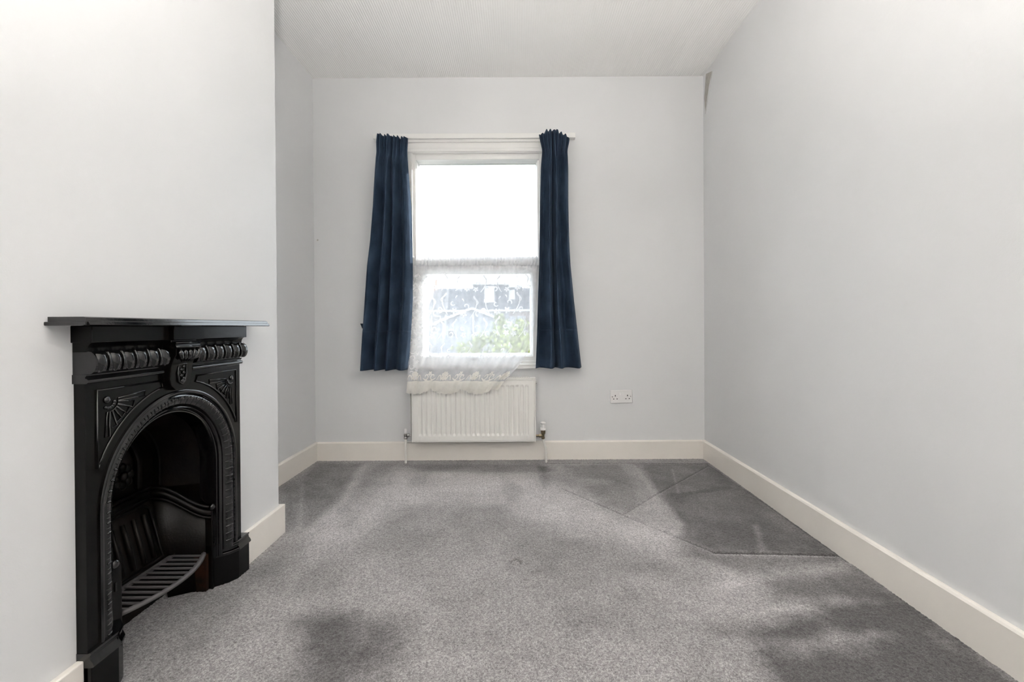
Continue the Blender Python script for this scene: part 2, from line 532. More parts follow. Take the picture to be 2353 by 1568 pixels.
warp = (vnoise(9, 3) - 0.5) * 0.05 + (vnoise(24, 4) - 0.5) * 0.03 + (vnoise(60, 5) - 0.5) * 0.015
nap_and_sheen = (vnoise(4.5, 11) - 0.5) * 0.35 + (vnoise(11, 12) - 0.5) * 0.30 + (vnoise(30, 13) - 0.5) * 0.20
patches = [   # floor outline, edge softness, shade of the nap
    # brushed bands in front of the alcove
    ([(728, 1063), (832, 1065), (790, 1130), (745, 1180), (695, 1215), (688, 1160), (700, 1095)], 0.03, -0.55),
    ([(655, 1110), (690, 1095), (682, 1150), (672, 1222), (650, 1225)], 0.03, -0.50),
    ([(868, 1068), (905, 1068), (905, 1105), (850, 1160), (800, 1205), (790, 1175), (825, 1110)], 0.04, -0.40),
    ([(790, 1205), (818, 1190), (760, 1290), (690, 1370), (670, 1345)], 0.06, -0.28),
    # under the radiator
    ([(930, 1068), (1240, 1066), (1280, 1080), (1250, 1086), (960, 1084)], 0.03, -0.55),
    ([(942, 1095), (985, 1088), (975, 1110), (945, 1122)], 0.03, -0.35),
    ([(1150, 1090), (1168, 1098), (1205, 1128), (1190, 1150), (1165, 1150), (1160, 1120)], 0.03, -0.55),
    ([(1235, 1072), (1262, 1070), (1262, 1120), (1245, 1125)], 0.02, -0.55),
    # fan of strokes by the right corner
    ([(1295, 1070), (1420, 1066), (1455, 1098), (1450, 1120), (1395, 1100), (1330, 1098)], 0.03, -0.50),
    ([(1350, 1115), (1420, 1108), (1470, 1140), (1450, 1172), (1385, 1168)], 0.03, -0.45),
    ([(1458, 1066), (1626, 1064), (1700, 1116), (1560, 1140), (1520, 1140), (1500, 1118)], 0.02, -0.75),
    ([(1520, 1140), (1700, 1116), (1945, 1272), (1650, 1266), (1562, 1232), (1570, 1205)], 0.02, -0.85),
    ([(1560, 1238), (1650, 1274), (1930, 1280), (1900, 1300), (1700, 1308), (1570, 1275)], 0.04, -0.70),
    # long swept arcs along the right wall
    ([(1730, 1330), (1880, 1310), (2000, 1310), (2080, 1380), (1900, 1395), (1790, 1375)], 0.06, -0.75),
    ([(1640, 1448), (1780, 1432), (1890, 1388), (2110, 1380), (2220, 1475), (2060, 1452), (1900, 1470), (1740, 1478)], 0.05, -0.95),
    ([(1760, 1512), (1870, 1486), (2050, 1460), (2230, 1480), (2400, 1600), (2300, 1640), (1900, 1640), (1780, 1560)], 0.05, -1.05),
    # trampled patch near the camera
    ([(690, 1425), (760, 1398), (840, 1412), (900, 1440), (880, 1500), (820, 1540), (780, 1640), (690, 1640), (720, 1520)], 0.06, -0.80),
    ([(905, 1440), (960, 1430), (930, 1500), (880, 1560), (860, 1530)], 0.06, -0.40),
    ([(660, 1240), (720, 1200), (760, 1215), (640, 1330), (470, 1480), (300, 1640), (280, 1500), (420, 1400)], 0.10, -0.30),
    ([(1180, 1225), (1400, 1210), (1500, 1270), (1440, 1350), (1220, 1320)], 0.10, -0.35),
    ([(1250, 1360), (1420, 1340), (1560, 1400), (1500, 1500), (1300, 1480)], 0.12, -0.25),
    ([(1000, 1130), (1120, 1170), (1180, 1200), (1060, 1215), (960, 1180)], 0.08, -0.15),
    # window sheen painted into the carpet colour first, then lighter brushed strokes
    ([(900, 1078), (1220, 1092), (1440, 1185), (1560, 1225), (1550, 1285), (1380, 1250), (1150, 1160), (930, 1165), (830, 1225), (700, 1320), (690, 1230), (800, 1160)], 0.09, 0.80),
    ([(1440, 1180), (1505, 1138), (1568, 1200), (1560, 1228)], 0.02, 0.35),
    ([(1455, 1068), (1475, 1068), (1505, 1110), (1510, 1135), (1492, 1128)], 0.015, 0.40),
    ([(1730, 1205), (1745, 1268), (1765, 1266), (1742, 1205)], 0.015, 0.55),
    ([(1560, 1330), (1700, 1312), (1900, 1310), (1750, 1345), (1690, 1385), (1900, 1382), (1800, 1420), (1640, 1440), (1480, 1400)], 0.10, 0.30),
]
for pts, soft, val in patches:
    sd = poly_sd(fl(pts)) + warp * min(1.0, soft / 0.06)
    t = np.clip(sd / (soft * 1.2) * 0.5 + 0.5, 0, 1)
    nap_and_sheen += val * t * t * (3 - 2 * t)
streaks = [([(836, 1068), (790, 1150), (712, 1220)], 0.028, 0.38), ([(694, 1110), (690, 1215)], 0.012, 0.3),
           ([(1545, 1078), (1560, 1135)], 0.008, 0.35), ([(930, 1100), (915, 1140)], 0.02, 0.2),
           ([(1640, 1350), (1790, 1322), (1940, 1305)], 0.03, 0.3), ([(1790, 1400), (1960, 1378), (2090, 1382)], 0.022, 0.35),
           ([(1830, 1478), (1990, 1462), (2060, 1455)], 0.02, 0.35), ([(1240, 1290), (1500, 1330)], 0.05, 0.1)]
for pts, wd, val in streaks:
    nap_and_sheen += val * np.exp(-(line_d(fl(pts)) / wd) ** 2)
hgt = rng.random(px_.shape) * 0.0032
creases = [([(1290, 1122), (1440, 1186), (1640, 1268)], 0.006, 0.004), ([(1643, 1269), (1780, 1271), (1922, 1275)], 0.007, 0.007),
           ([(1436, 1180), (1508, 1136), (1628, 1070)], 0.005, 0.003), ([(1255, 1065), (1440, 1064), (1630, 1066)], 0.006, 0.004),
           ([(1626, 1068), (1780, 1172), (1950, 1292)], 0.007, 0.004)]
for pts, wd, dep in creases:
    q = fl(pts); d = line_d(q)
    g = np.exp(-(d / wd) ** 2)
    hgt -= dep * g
    nap_and_sheen -= 1.0 * g * dep / 0.006
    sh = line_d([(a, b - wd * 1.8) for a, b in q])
    nap_and_sheen += 0.6 * np.exp(-(sh / wd) ** 2) * dep / 0.006
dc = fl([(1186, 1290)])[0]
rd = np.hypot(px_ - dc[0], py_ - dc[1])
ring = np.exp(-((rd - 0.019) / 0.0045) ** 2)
hgt -= 0.011 * ring; nap_and_sheen += np.where(py_ > dc[1], -0.7, -0.25) * ring + 0.35 * np.exp(-(rd / 0.012) ** 2)
nap_and_sheen = np.clip(nap_and_sheen, -1, 1)
hgt[py_ < 1.0] *= 0.3
verts = np.stack([px_, py_, hgt - 0.004], 1).astype(np.float32)
nxv, nyv = len(gx), len(gy)
ii, jj = np.meshgrid(np.arange(nxv - 1), np.arange(nyv - 1)); a0 = (jj * nxv + ii).ravel()
quads = np.stack([a0, a0 + 1, a0 + nxv + 1, a0 + nxv], 1).astype(np.int32)
me = bpy.data.meshes.new('floor')
me.vertices.add(len(verts)); me.vertices.foreach_set('co', verts.ravel())
me.loops.add(quads.size); me.loops.foreach_set('vertex_index', quads.ravel())
me.polygons.add(len(quads)); me.polygons.foreach_set('loop_start', np.arange(0, quads.size, 4, dtype=np.int32))
me.update(calc_edges=True)
atr = me.attributes.new('nap_and_sheen', 'FLOAT', 'POINT'); atr.data.foreach_set('value', nap_and_sheen.astype(np.float32))
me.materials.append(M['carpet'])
floor = bpy.data.objects.new('floor', me); COL.objects.link(floor); W[floor] = Vector((0, 0, 0))
tag(floor, 'grey twist pile carpet covering the whole floor', 'carpet', kind='structure')


# skirting boards: flat board with a rounded top edge
BH, BT = 0.120, 0.017


def skirting(name, p0, p1, nrm, label):
    p0, p1, nrm = Vector(p0), Vector(p1), Vector(nrm)
    prof = [(0, -0.01), (BT, -0.01), (BT, BH - 0.008), (BT - 0.004, BH - 0.002), (BT - 0.009, BH), (0, BH)]
    m = MB().prism(prof, lambda q, t: p0.lerp(p1, t) + nrm * q[0] + Vector((0, 0, q[1])), 0, 1)
    return struct(name, m, M['gloss'], label, 'skirting', bevel=0.0015)


skirting('baseboard_back', (XL + BT, D, 0), (XR - BT, D, 0), (0, -1, 0), 'cream skirting board under the window behind the radiator')
skirting('baseboard_right', (XR, YB, 0), (XR, D, 0), (-1, 0, 0), 'long cream skirting board along the right wall')
skirting('baseboard_left', (XL, YC1 + BT, 0), (XL, D, 0), (1, 0, 0), 'short cream skirting board in the alcove left of the window')
mb = MB()
mb.box((XC, 1.652, -0.01), (XC + BT, YC1 + BT, BH)); mb.box((XL, YC1, -0.01), (XC, YC1 + BT, BH))
struct('baseboard_chimney', mb, M['gloss'], 'cream skirting board between the fireplace and the chimney breast corner', 'skirting', bevel=0.002)
struct('baseboard_front', MB().box((XC, YC0, -0.01), (XC + BT, 1.041, 0.112)), M['gloss'], 'cream skirting board at the near side of the fireplace', 'skirting', bevel=0.003)

# ------------------------------------------------------------------ fireplace
FC, ZC = 1.333, 0.431             # arch centre
FX = -0.990                       # face of the cast plate
fire = thing('fireplace', (XC, FC, 0), 'black cast iron arched bedroom fireplace with narrow mantel shelf', 'fireplace')
YL, YR = 1.040, 1.622             # plate edges


def arch_path(r, z0=0.0, na=40, nj=10):
    pts = [(FC - r, z0 + (ZC - z0) * i / nj) for i in range(nj)]
    pts += [(FC - r * math.cos(PI * i / na), ZC + r * math.sin(PI * i / na)) for i in range(na + 1)]
    pts += [(FC + r, ZC - (ZC - z0) * (i + 1) / nj) for i in range(nj)]
    return pts


def arch_sweep(prof, z0=0.0, na=40, nj=10):
    rows = []
    for r, x in prof:
        rows.append([(x, y, z) for y, z in arch_path(r, z0, na, nj)])
    n = len(rows[0]); vs = [p for rw in rows for p in rw]
    fs = [(k * n + i, k * n + i + 1, (k + 1) * n + i + 1, (k + 1) * n + i) for k in range(len(rows) - 1) for i in range(n - 1)]
    return MB().add(vs, fs)


# plate with the arched hole
R_OUT, ZT = 0.252, 0.770
inner, outer = [], []
nj = 8
for i in range(nj):
    z = ZC * i / nj; inner.append((FC - R_OUT, z)); outer.append((YL, z))
angs = sorted(set([PI * i / 48 for i in range(49)] + [math.atan2(ZT - ZC, FC - YL), PI - math.atan2(ZT - ZC, YR - FC)]))
for a in angs:
    cy, cz = -math.cos(a), math.sin(a)
    inner.append((FC + R_OUT * cy, ZC + R_OUT * cz))
    ts = []
    if cy < -1e-6: ts.append((YL - FC) / cy)
    if cy > 1e-6: ts.append((YR - FC) / cy)
    if cz > 1e-6: ts.append((ZT - ZC) / cz)
    t = min(ts); outer.append((FC + cy * t, ZC + cz * t))
for i in range(nj):
    z = ZC * (1 - (i + 1) / nj); inner.append((FC + R_OUT, z)); outer.append((YR, z))
n = len(inner)
vs = [(FX, y, z) for y, z in inner] + [(FX, y, z) for y, z in outer] + [(XC - 0.01, y, z) for y, z in outer]
fs = [(i, i + 1, n + i + 1, n + i) for i in range(n - 1)] + [(n + i, n + i + 1, 2 * n + i + 1, 2 * n + i) for i in range(n - 1)]
obj('front_plate', MB().add(vs, fs), M['iron_dull'], fire)

# arch mouldings stepping back into the opening
rim = obj('arch_rim', arch_sweep([(0.262, FX), (0.262, FX + 0.004), (0.258, FX + 0.006), (0.252, FX + 0.004), (0.250, FX - 0.002)], 0.12), M['iron'], fire, smooth=50)
pr = [(0.250, FX - 0.003)]
for i in range(9):                                  # half-round band that carries the beads
    a = PI * i / 8
    c = Vector((0.2315, FX - 0.012)); d = Vector((0.0175, 0.009)); nn_ = Vector((-0.0055, 0.0105))
    q = c + d * math.cos(a) + nn_ * math.sin(a)
    pr.append((q.x, q.y))
band = obj('arch_band', arch_sweep(pr, 0.12), M['iron'], fire, smooth=60)
obj('arch_step', arch_sweep([(0.214, FX - 0.022), (0.212, FX - 0.016), (0.209, FX - 0.015), (0.206, FX - 0.018), (0.205, FX - 0.028),
                             (0.201, FX - 0.031), (0.199, FX - 0.027), (0.196, FX - 0.027), (0.194, FX - 0.033), (0.193, FX - 0.078)], 0.10), M['iron'], fire, smooth=40)


def unit_mesh(name, mbx, mat, smooth=True):
    me_ = bpy.data.meshes.new(name); me_.from_pydata(mbx.v, [], mbx.f); me_.materials.append(mat)
    if smooth: me_.polygons.foreach_set('use_smooth', [True] * len(me_.polygons))
    return me_


bead_me = unit_mesh('bead', MB().sphere((0, 0, 0), (0.0045, 0.0050, 0.0150), 8, 5), M['iron'])       # local: x out, y along, z across
tick_me = unit_mesh('tick', MB().sphere((0, 0, 0), (0.0036, 0.0016, 0.0160), 6, 4), M['iron'])
R_B = 0.2295; XB = FX - 0.0035
path = []
zz = 0.135
pitch = 0.0122; seq = []
total = (ZC - zz) * 2 + PI * R_B
ncount = int(total / pitch)
for k in range(ncount + 1):
    s = total * k / ncount
    if s < ZC - zz:
        y, z, ty, tz = FC - R_B, zz + s, 0, 1
    elif s < ZC - zz + PI * R_B:
        a = (s - (ZC - zz)) / R_B
        y, z, ty, tz = FC - R_B * math.cos(a), ZC + R_B * math.sin(a), math.sin(a), math.cos(a)
    else:
        y, z, ty, tz = FC + R_B, ZC - (s - (ZC - zz) - PI * R_B), 0, -1
    along = Vector((0, ty, tz)); outw = Vector((0.9, 0, 0))
    rad = Vector((0, FC - y, max(0, z - ZC) * -1 if z > ZC else 0))
    if rad.length < 1e-6: rad = Vector((0, 1, 0))
    rad.normalize()
    outv = (Vector((0.89, 0, 0)) + rad * 0.46).normalized()
    across = outv.cross(along).normalized()
    m4 = Matrix((outv, along, across)).transposed().to_4x4()
    m4.translation = Vector((XB, y, z))
    inst('bead' if k % 2 == 0 else 'bead_spacer', bead_me if k % 2 == 0 else tick_me, band, m4)

# spandrel panels with their fan of rays
AR = 0.2878
for sgn in (-1, 1):
    yo = FC + sgn * 0.2645; yi = FC + sgn * 0.072; zt = 0.729
    a0 = math.acos(min(1, 0.2645 / AR)); a1 = math.acos(0.066 / AR)
    arcp = [(FC + sgn * AR * math.cos(a0 + (a1 - a0) * i / 14), ZC + AR * math.sin(a0 + (a1 - a0) * i / 14)) for i in range(15)]
    loop = [(yo, zt)] + arcp + [(yi, zt)]
    panel = obj('spandrel_panel', MB().prism(loop, lambda p, t: (t, p[0], p[1]), FX - 0.001, FX + 0.0012), M['iron_dull'], fire)
    brd = obj('panel_border', MB().tube([(FX + 0.002, p[0], p[1]) for p in loop], 0.0026, 6, True), M['iron'], panel, smooth=180)
    c = (yo - sgn * 0.030, zt - 0.030)
    for k in range(7):
        # rays from the corner boss, lengths limited by the arc
        ang = math.radians(-2 + k * 15.7)
        d = (-sgn * math.cos(ang), -math.sin(ang))
        L_ = 0.020
        while L_ < 0.16:
            y, z = c[0] + d[0] * L_, c[1] + d[1] * L_
            if math.hypot(y - FC, z - ZC) < AR + 0.012 or abs(y - FC) < 0.08: break
            L_ += 0.002
        n2 = (-d[1], d[0]); w0, w1 = 0.0030, 0.0085 if k not in (0, 6) else 0.006
        p = [(c[0] + d[0] * 0.026 + n2[0] * w0 * s, c[1] + d[1] * 0.026 + n2[1] * w0 * s) for s in (-1, 1)] + \
            [(c[0] + d[0] * L_ + n2[0] * w1 * s, c[1] + d[1] * L_ + n2[1] * w1 * s) for s in (1, -1)]
        obj('ray', MB().tube([(FX + 0.0022, q[0], q[1]) for q in p], 0.0020, 5, True), M['iron'], panel, smooth=180)
    boss = MB()
    for k in range(6):
        an = math.radians(-10 - k * 22)
        boss.sphere((FX + 0.002, c[0] - sgn * 0.0165 * math.cos(an), c[1] + 0.0165 * math.sin(an)), (0.003, 0.0042, 0.0042), 8, 5)
    boss.sphere((FX + 0.002, c[0] + sgn * 0.004, c[1] + 0.004), (0.005, 0.009, 0.009), 10, 6)
    obj('rosette', boss, M['iron'], panel, smooth=180)


# entablature: profiles run along Y
def run(name, prof, y0, y1, mat, parent, smooth=40, bevel=0.0):
    return obj(name, MB().prism(prof, lambda p, t: (p[0], t, p[1]), y0, y1), mat, parent, smooth=smooth, bevel=bevel)


xb = XC - 0.01
fr_r = run('frieze', [(xb, 0.842), (-0.966, 0.842), (-0.966, 0.881), (xb, 0.881)], 1.034, 1.626, M['iron_dull'], fire, 30, 0.0015)
run('frieze_block', [(-0.97, 0.842), (-0.951, 0.842), (-0.951, 0.881), (-0.97, 0.881)], 1.262, 1.385, M['iron_dull'], fr_r, 30, 0.0012)
cove = [(xb, 0.821), (-0.981, 0.821)] + [(-0.981 + 0.013 * (1 - math.cos(PI / 2 * i / 6)), 0.824 + 0.018 * math.sin(PI / 2 * i / 6)) for i in range(7)] + [(xb, 0.842)]
tor = [(xb, 0.768)] + [(-0.977 + 0.017 * math.sin(PI * i / 10), 0.796 - 0.026 * math.cos(PI * i / 10)) for i in range(11)] + [(xb, 0.822)]
neck = [(xb, 0.748), (-0.984, 0.748)] + [(-0.984 + 0.0065 * math.sin(PI * i / 8), 0.754 - 0.006 * math.cos(PI * i / 8)) for i in range(9)] + [(-0.985, 0.762), (-0.981, 0.769), (xb, 0.769)]
egg = MB()
for j in range(10):                                  # pointed leaf lobe, wrapped on the half round
    t = j / 9; w = 0.0125 * (math.sin(PI * (0.06 + 0.62 * t)) ** 0.9) * (1 if t < 0.86 else 0.82)
    ph = 0.90 - 0.74 * (1 - t)
    bx_, bz_ = 0.0172 * math.sin(PI * ph), -0.0262 * math.cos(PI * ph)
    for k in range(9):
        u = -1 + k / 4
        egg.v.append(Vector((bx_ + 0.0062 * (1 - u * u) - 0.0010 * math.exp(-(u / 0.12) ** 2), u * w, bz_ + 0.004 * u * u * t)))
for j in range(9):
    for k in range(8):
        egg.f.append((j * 9 + k, j * 9 + k + 1, (j + 1) * 9 + k + 1, (j + 1) * 9 + k))
egg_me = unit_mesh('leaf_lobe', egg, M['iron'])
dart = MB().tube([(0.0175 * math.sin(PI * p) + 0.002, 0, -0.0265 * math.cos(PI * p)) for p in (0.18, 0.35, 0.5, 0.66, 0.82, 0.92)], [0.001, 0.0022, 0.0028, 0.003, 0.0042, 0.005], 5)
dart_me = unit_mesh('dart', dart, M['iron'])
for y0, y1, nn in ((1.034, 1.264, 6), (1.370, 1.626, 6)):
    run('cove', cove, y0 + 0.004, y1 - 0.006, M['iron_dull'], fire)
    tr_ = run('torus', tor, y0 + 0.004, y1 - 0.004, M['iron'], fire)
    run('bead_rail', neck, y0 + 0.002, y1 - 0.004, M['iron'], fire)
    for k in range(nn):
        yy = y0 + (y1 - y0) * (k + 0.5) / nn
        inst('leaf_lobe', egg_me, tr_, Matrix.Translation((-0.9775, yy, 0.796)))
        if k < nn - 1: inst('dart', dart_me, tr_, Matrix.Translation((-0.9775, yy + (y1 - y0) / nn / 2, 0.796)))

# keystone corbel in the middle
ky = 1.316
ks = MB()
prof = [(0.842, 0.050, -0.962), (0.836, 0.050, -0.962), (0.830, 0.049, -0.950), (0.820, 0.049, -0.947), (0.815, 0.046, -0.951), (0.800, 0.044, -0.953), (0.785, 0.042, -0.963), (0.765, 0.042, -0.969), (0.730, 0.042, -0.972), (0.712, 0.036, -0.973), (0.698, 0.018, -0.974)]
for z, w, x in prof:
    ks.v += [Vector((x, ky - w, z)), Vector((x, ky + w, z)), Vector((xb, ky + w, z)), Vector((xb, ky - w, z))]
for i in range(len(prof) - 1):
    a = i * 4; b = a + 4
    for k in range(4): ks.f.append((a + k, a + (k + 1) % 4, b + (k + 1) % 4, b + k))
ks.f.append((0, 1, 2, 3)); e = len(ks.v) - 4; ks.f.append((e + 3, e + 2, e + 1, e))
key = obj('keystone', ks, M['iron_dull'], fire, smooth=35, bevel=0.0012)
cap = MB()
for zz_, rr_ in ((0.8335, 0.0022), (0.8225, 0.0028)):
    cap.tube([(-0.950, ky - 0.049, zz_), (-0.950, ky + 0.049, zz_)], rr_, 6)
obj('cap_fillet', cap, M['iron'], key, smooth=180)
lf = MB()
for k in range(5):
    yy = ky - 0.034 + 0.017 * k
    lf.tube([(-0.951, yy, 0.815), (-0.946, yy + 0.002 * (k - 2), 0.806), (-0.948, yy + 0.0015 * (k - 2) * -1, 0.793), (-0.958, ky + (yy - ky) * 0.5, 0.780)], [0.005, 0.0075, 0.0065, 0.002], 7)
obj('acanthus_leaf', lf, M['iron'], key, smooth=180)
dr = MB().tube([(-0.969, ky - 0.014, 0.772), (-0.969, ky - 0.017, 0.745), (-0.970, ky - 0.012, 0.722), (-0.970, ky, 0.714), (-0.970, ky + 0.012, 0.722), (-0.969, ky + 0.017, 0.745), (-0.968, ky + 0.014, 0.772)], 0.0028, 6, True)
obj('key_panel_border', dr, M['iron'], key, smooth=180)
bl = MB()
for k in range(5):
    bl.sphere((-0.969, ky + 0.005 * (-1) ** k, 0.764 - k * 0.0085), (0.004, 0.0055, 0.0048), 8, 5)
bl.sphere((-0.970, ky, 0.722), (0.006, 0.008, 0.007), 10, 6)
obj('husk_drop', bl, M['iron'], key, smooth=180)

# mantel shelf: two stepped mouldings
sh = obj('mantel_shelf', MB().prism([(xb, 0.881), (-0.926, 0.881), (-0.9235, 0.8830), (-0.9262, 0.8905), (-0.9305, 0.8915), (-0.9330, 0.8985), (-0.9375, 0.9005), (xb, 0.9005)], lambda p, t: (p[0], t, p[1]), 0.984, 1.700), M['iron'], fire, bevel=0.0004)
obj('shelf_lip', MB().box((xb, 0.976, 0.8812), (-0.9275, 1.706, 0.8895)), M['iron'], sh, bevel=0.002)

# plinth blocks and their base moulding
for y0, y1, sg in ((1.040, 1.113, -1), (1.592, 1.656, 1)):
    pl = obj('plinth', MB().box((xb, y0, -0.006), (-0.981, y1, 0.098)), M['iron_dull'], fire, bevel=0.002)
    wv = [(-0.988, 0.128), (-0.983, 0.130), (-0.981, 0.126), (-0.984, 0.122), (-0.983, 0.114), (-0.977, 0.106), (-0.975, 0.100), (-0.977, 0.096), (-0.985, 0.095)]
    obj('plinth_moulding', MB().prism([(xb, 0.128)] + wv + [(xb, 0.095)], lambda p, t: (p[0], t, p[1]), y0 - 0.001, y1 + 0.001), M['iron'], pl, smooth=40)
    # angled return into the opening
    yj = y1 if sg < 0 else y0
    yk = yj + 0.030 * -sg; yk2 = yj + 0.058 * -sg
    quad = [(-0.982, yj), (-0.998, yk), (-1.032, yk2), (-1.05, yk2), (-1.03, yj)]
    rp = obj('plinth_return', MB().prism(quad, lambda p, t: (p[0], p[1], t), -0.006, 0.098), M['iron_dull'], pl)
    gq = [(-0.975, yj), (-0.992, yk), (-1.028, yk2 - 0.002 * sg), (-1.05, yk2), (-1.03, yj)]
    mm = MB()
    for (z0, z1, o_) in ((0.095, 0.106, 0.0), (0.106, 0.120, -0.006), (0.120, 0.129, -0.003)):
        mm.prism([(p[0] + o_, p[1] + o_ * 0.5 * sg * -1) for p in gq], lambda p, t: (p[0], p[1], t), z0, z1)
    obj('return_moulding', mm, M['iron'], pl, bevel=0.002)

# firebox: leaning fluted fireback, two cheeks with an ogee rim, hood above
BHW = 0.143
bk_b, bk_t = Vector((-1.140, 0, 0.125)), Vector((-1.198, 0, 0.345))


def bk(u, t, off=0.0):
    p = bk_b.lerp(bk_t, t)
    return Vector((p.x + off * 0.97, FC + u * BHW, p.z + off * 0.25))


fbk = obj('fireback', MB().add([bk(-1, 0), bk(1, 0), bk(1, 1), bk(-1, 1), bk(-1, 0, -.03), bk(1, 0, -.03), bk(1, 1, -.03), bk(-1, 1, -.03)],
                               [(0, 1, 2, 3), (7, 6, 5, 4), (0, 4, 5, 1), (1, 5, 6, 2), (2, 6, 7, 3), (3, 7, 4, 0)]), M['soot'], fire)
obj('fireback_frame', MB().tube([bk(-.86, .08, .004), bk(-.86, .78, .004), bk(-.7, .86, .004), bk(.7, .86, .004), bk(.86, .78, .004), bk(.86, .08, .004)], 0.005, 6, True), M['soot'], fbk, smooth=180)
for k in range(6):
    u = -0.66 + k * 0.264
    obj('flute', MB().tube([bk(u, .13, .002), bk(u, .4, .005), bk(u, .74, .004)], [0.007, 0.008, 0.006], 7), M['soot'], fbk, smooth=180)
for sg in (-1, 1):
    pts = []
    for i in range(17):
        t = i / 16
        y = FC + sg * (BHW + (0.199 - BHW) * t); x = bk_t.x + (-1.035 - bk_t.x) * t
        og = 0.352 - 0.082 * (t * t * (3 - 2 * t)) + 0.012 * math.sin(PI * t) * (1 - t)
        pts.append(Vector((x, y, og)))
    vs = []
    for i, p in enumerate(pts):
        t = i / 16; xb_ = bk_b.x + (-1.035 - bk_b.x) * t
        vs += [p, Vector((xb_, p.y, 0.0))]
    fs = [(2 * i, 2 * i + 1, 2 * i + 3, 2 * i + 2) for i in range(16)]
    ck = obj('cheek', MB().add(vs, fs), M['soot'], fire, smooth=60, solid=0.006)
    rm = MB()
    inn = Vector((0.004, -sg * 0.006, 0))
    for dz, rr_ in ((0.004, 0.006), (-0.014, 0.010), (-0.031, 0.005)):
        rm.tube([p + inn + Vector((0, 0, dz)) for p in pts], rr_, 6)
    obj('ogee_rim', rm, M['soot'], ck, smooth=180)
rm = MB()
for dz, rr_ in ((0.004, 0.006), (-0.014, 0.010), (-0.031, 0.005)):
    rm.tube([bk(-1, 1, 0.004) + Vector((0, 0, dz + 0.006)), bk(1, 1, 0.004) + Vector((0, 0, dz + 0.006))], rr_, 6)
obj('fireback_rim', rm, M['soot'], fbk, smooth=180)
# hood: dark box behind the arch
hd = MB()
yh = 0.208
for a_, b_ in ((-1.065, -1.29),):
    hd.add([(a_, FC - yh, 0.0), (b_, FC - yh, 0.0), (b_, FC - yh, 0.70), (a_, FC - yh, 0.70)], [(0, 1, 2, 3)])
    hd.add([(a_, FC + yh, 0.0), (b_, FC + yh, 0.0), (b_, FC + yh, 0.70), (a_, FC + yh, 0.70)], [(3, 2, 1, 0)])
    hd.add([(b_, FC - yh, 0), (b_, FC + yh, 0), (b_, FC + yh, 0.7), (b_, FC - yh, 0.7)], [(0, 1, 2, 3)])
    hd.add([(a_, FC - yh, 0.7), (b_, FC - yh, 0.7), (b_, FC + yh, 0.7), (a_, FC + yh, 0.7)], [(0, 1, 2, 3)])
hood = obj('hood', hd, M['soot'], fire)
obj('hood_face', arch_sweep([(0.21, -1.064), (0.150, -1.225), (0.004, -1.25)], 0.35), M['soot'], hood, smooth=30)
obj('hood_arc', arch_sweep([(0.166, -1.186), (0.163, -1.176), (0.158, -1.178), (0.157, -1.196)], 0.36), M['soot'], hood, smooth=40)
obj('hood_arc', arch_sweep([(0.128, -1.224), (0.125, -1.214), (0.120, -1.216), (0.118, -1.226)], 0.36), M['soot'], hood, smooth=40)
rs = MB()
for k in range(8):
    a = 2 * PI * k / 8
    rs.sphere((-1.212, FC + 0.06 + 0.028 * math.cos(a), 0.42 + 0.028 * math.sin(a)), (0.007, 0.014, 0.014), 8, 5)
rs.sphere((-1.208, FC + 0.06, 0.42), (0.009, 0.013, 0.013), 10, 6)
obj('hood_rosette', rs, M['soot'], hood, smooth=180)
# ash pit: back and rusty side
obj('ash_pit_back', MB().box((-1.20, FC - 0.2, -0.004), (-1.165, FC + 0.2, 0.125)), M['soot'], fire)
for sg in (-1, 1):
    ypost = FC + sg * (0.158 if sg < 0 else 0.190)
    obj('ash_pit_side', MB().box((-1.165, FC + sg * 0.199, -0.004), (-1.04, FC + sg * 0.176, 0.118)), M['rust'], fire, bevel=0.001)
    po_ = obj('bar_post', MB().box((-1.052, FC + sg * 0.199, -0.004), (-1.026, ypost, 0.272)), M['iron_dull'], fire, bevel=0.003)
    obj('lug', MB().sphere((-1.028, (FC + sg * 0.199 + ypost) / 2, 0.274), (0.010, 0.014, 0.012), 10, 6), M['iron'], po_, smooth=180)
    obj('lug_slot', MB().box((-1.027, (FC + sg * 0.199 + ypost) / 2 - 0.003, 0.205), (-1.0235, (FC + sg * 0.199 + ypost) / 2 + 0.003, 0.228)), M['iron'], po_, bevel=0.001)
# grate with bars running front to back
ga, gb = 1.188, 1.500


def gfront(y):
    u = (y - (ga + gb) / 2) / ((gb - ga) / 2)
    return -1.040 + 0.042 * (1 - u * u)


gr = obj('grate_frame', MB().tube([(gfront(ga + (gb - ga) * i / 24), ga + (gb - ga) * i / 24, 0.128) for i in range(25)], 0.0075, 6, flat=1.0), M['grate'], fire, smooth=180)
obj('grate_back_rail', MB().box((-1.142, ga, 0.1235), (-1.130, gb - 0.010, 0.1325)), M['grate'], gr, bevel=0.0015)
for k in range(12):
    yy = ga + 0.014 + k * (gb - ga - 0.030) / 11
    obj('grate_bar', MB().box((-1.138, yy - 0.0045, 0.1275), (gfront(yy) - 0.002, yy + 0.0045, 0.1325)), M['grate'], gr, bevel=0.0015)

# ------------------------------------------------------------------ window
win = thing('window_1', (-0.254, D + 0.06, WZ0), 'white framed two pane window between the navy curtains', 'window', kind='structure')
GYP = D + 0.075                      # glass plane


def frame_ring(x0, x1, z0, z1, wl, wr, wb, wt, ya, yb):
    m = MB()
    m.box((x0, ya, z0), (x0 + wl, yb, z1)); m.box((x1 - wr, ya, z0), (x1, yb, z1))
    m.box((x0 + wl, ya, z0), (x1 - wr, yb, z0 + wb)); m.box((x0 + wl, ya, z1 - wt), (x1 - wr, yb, z1))
    return m


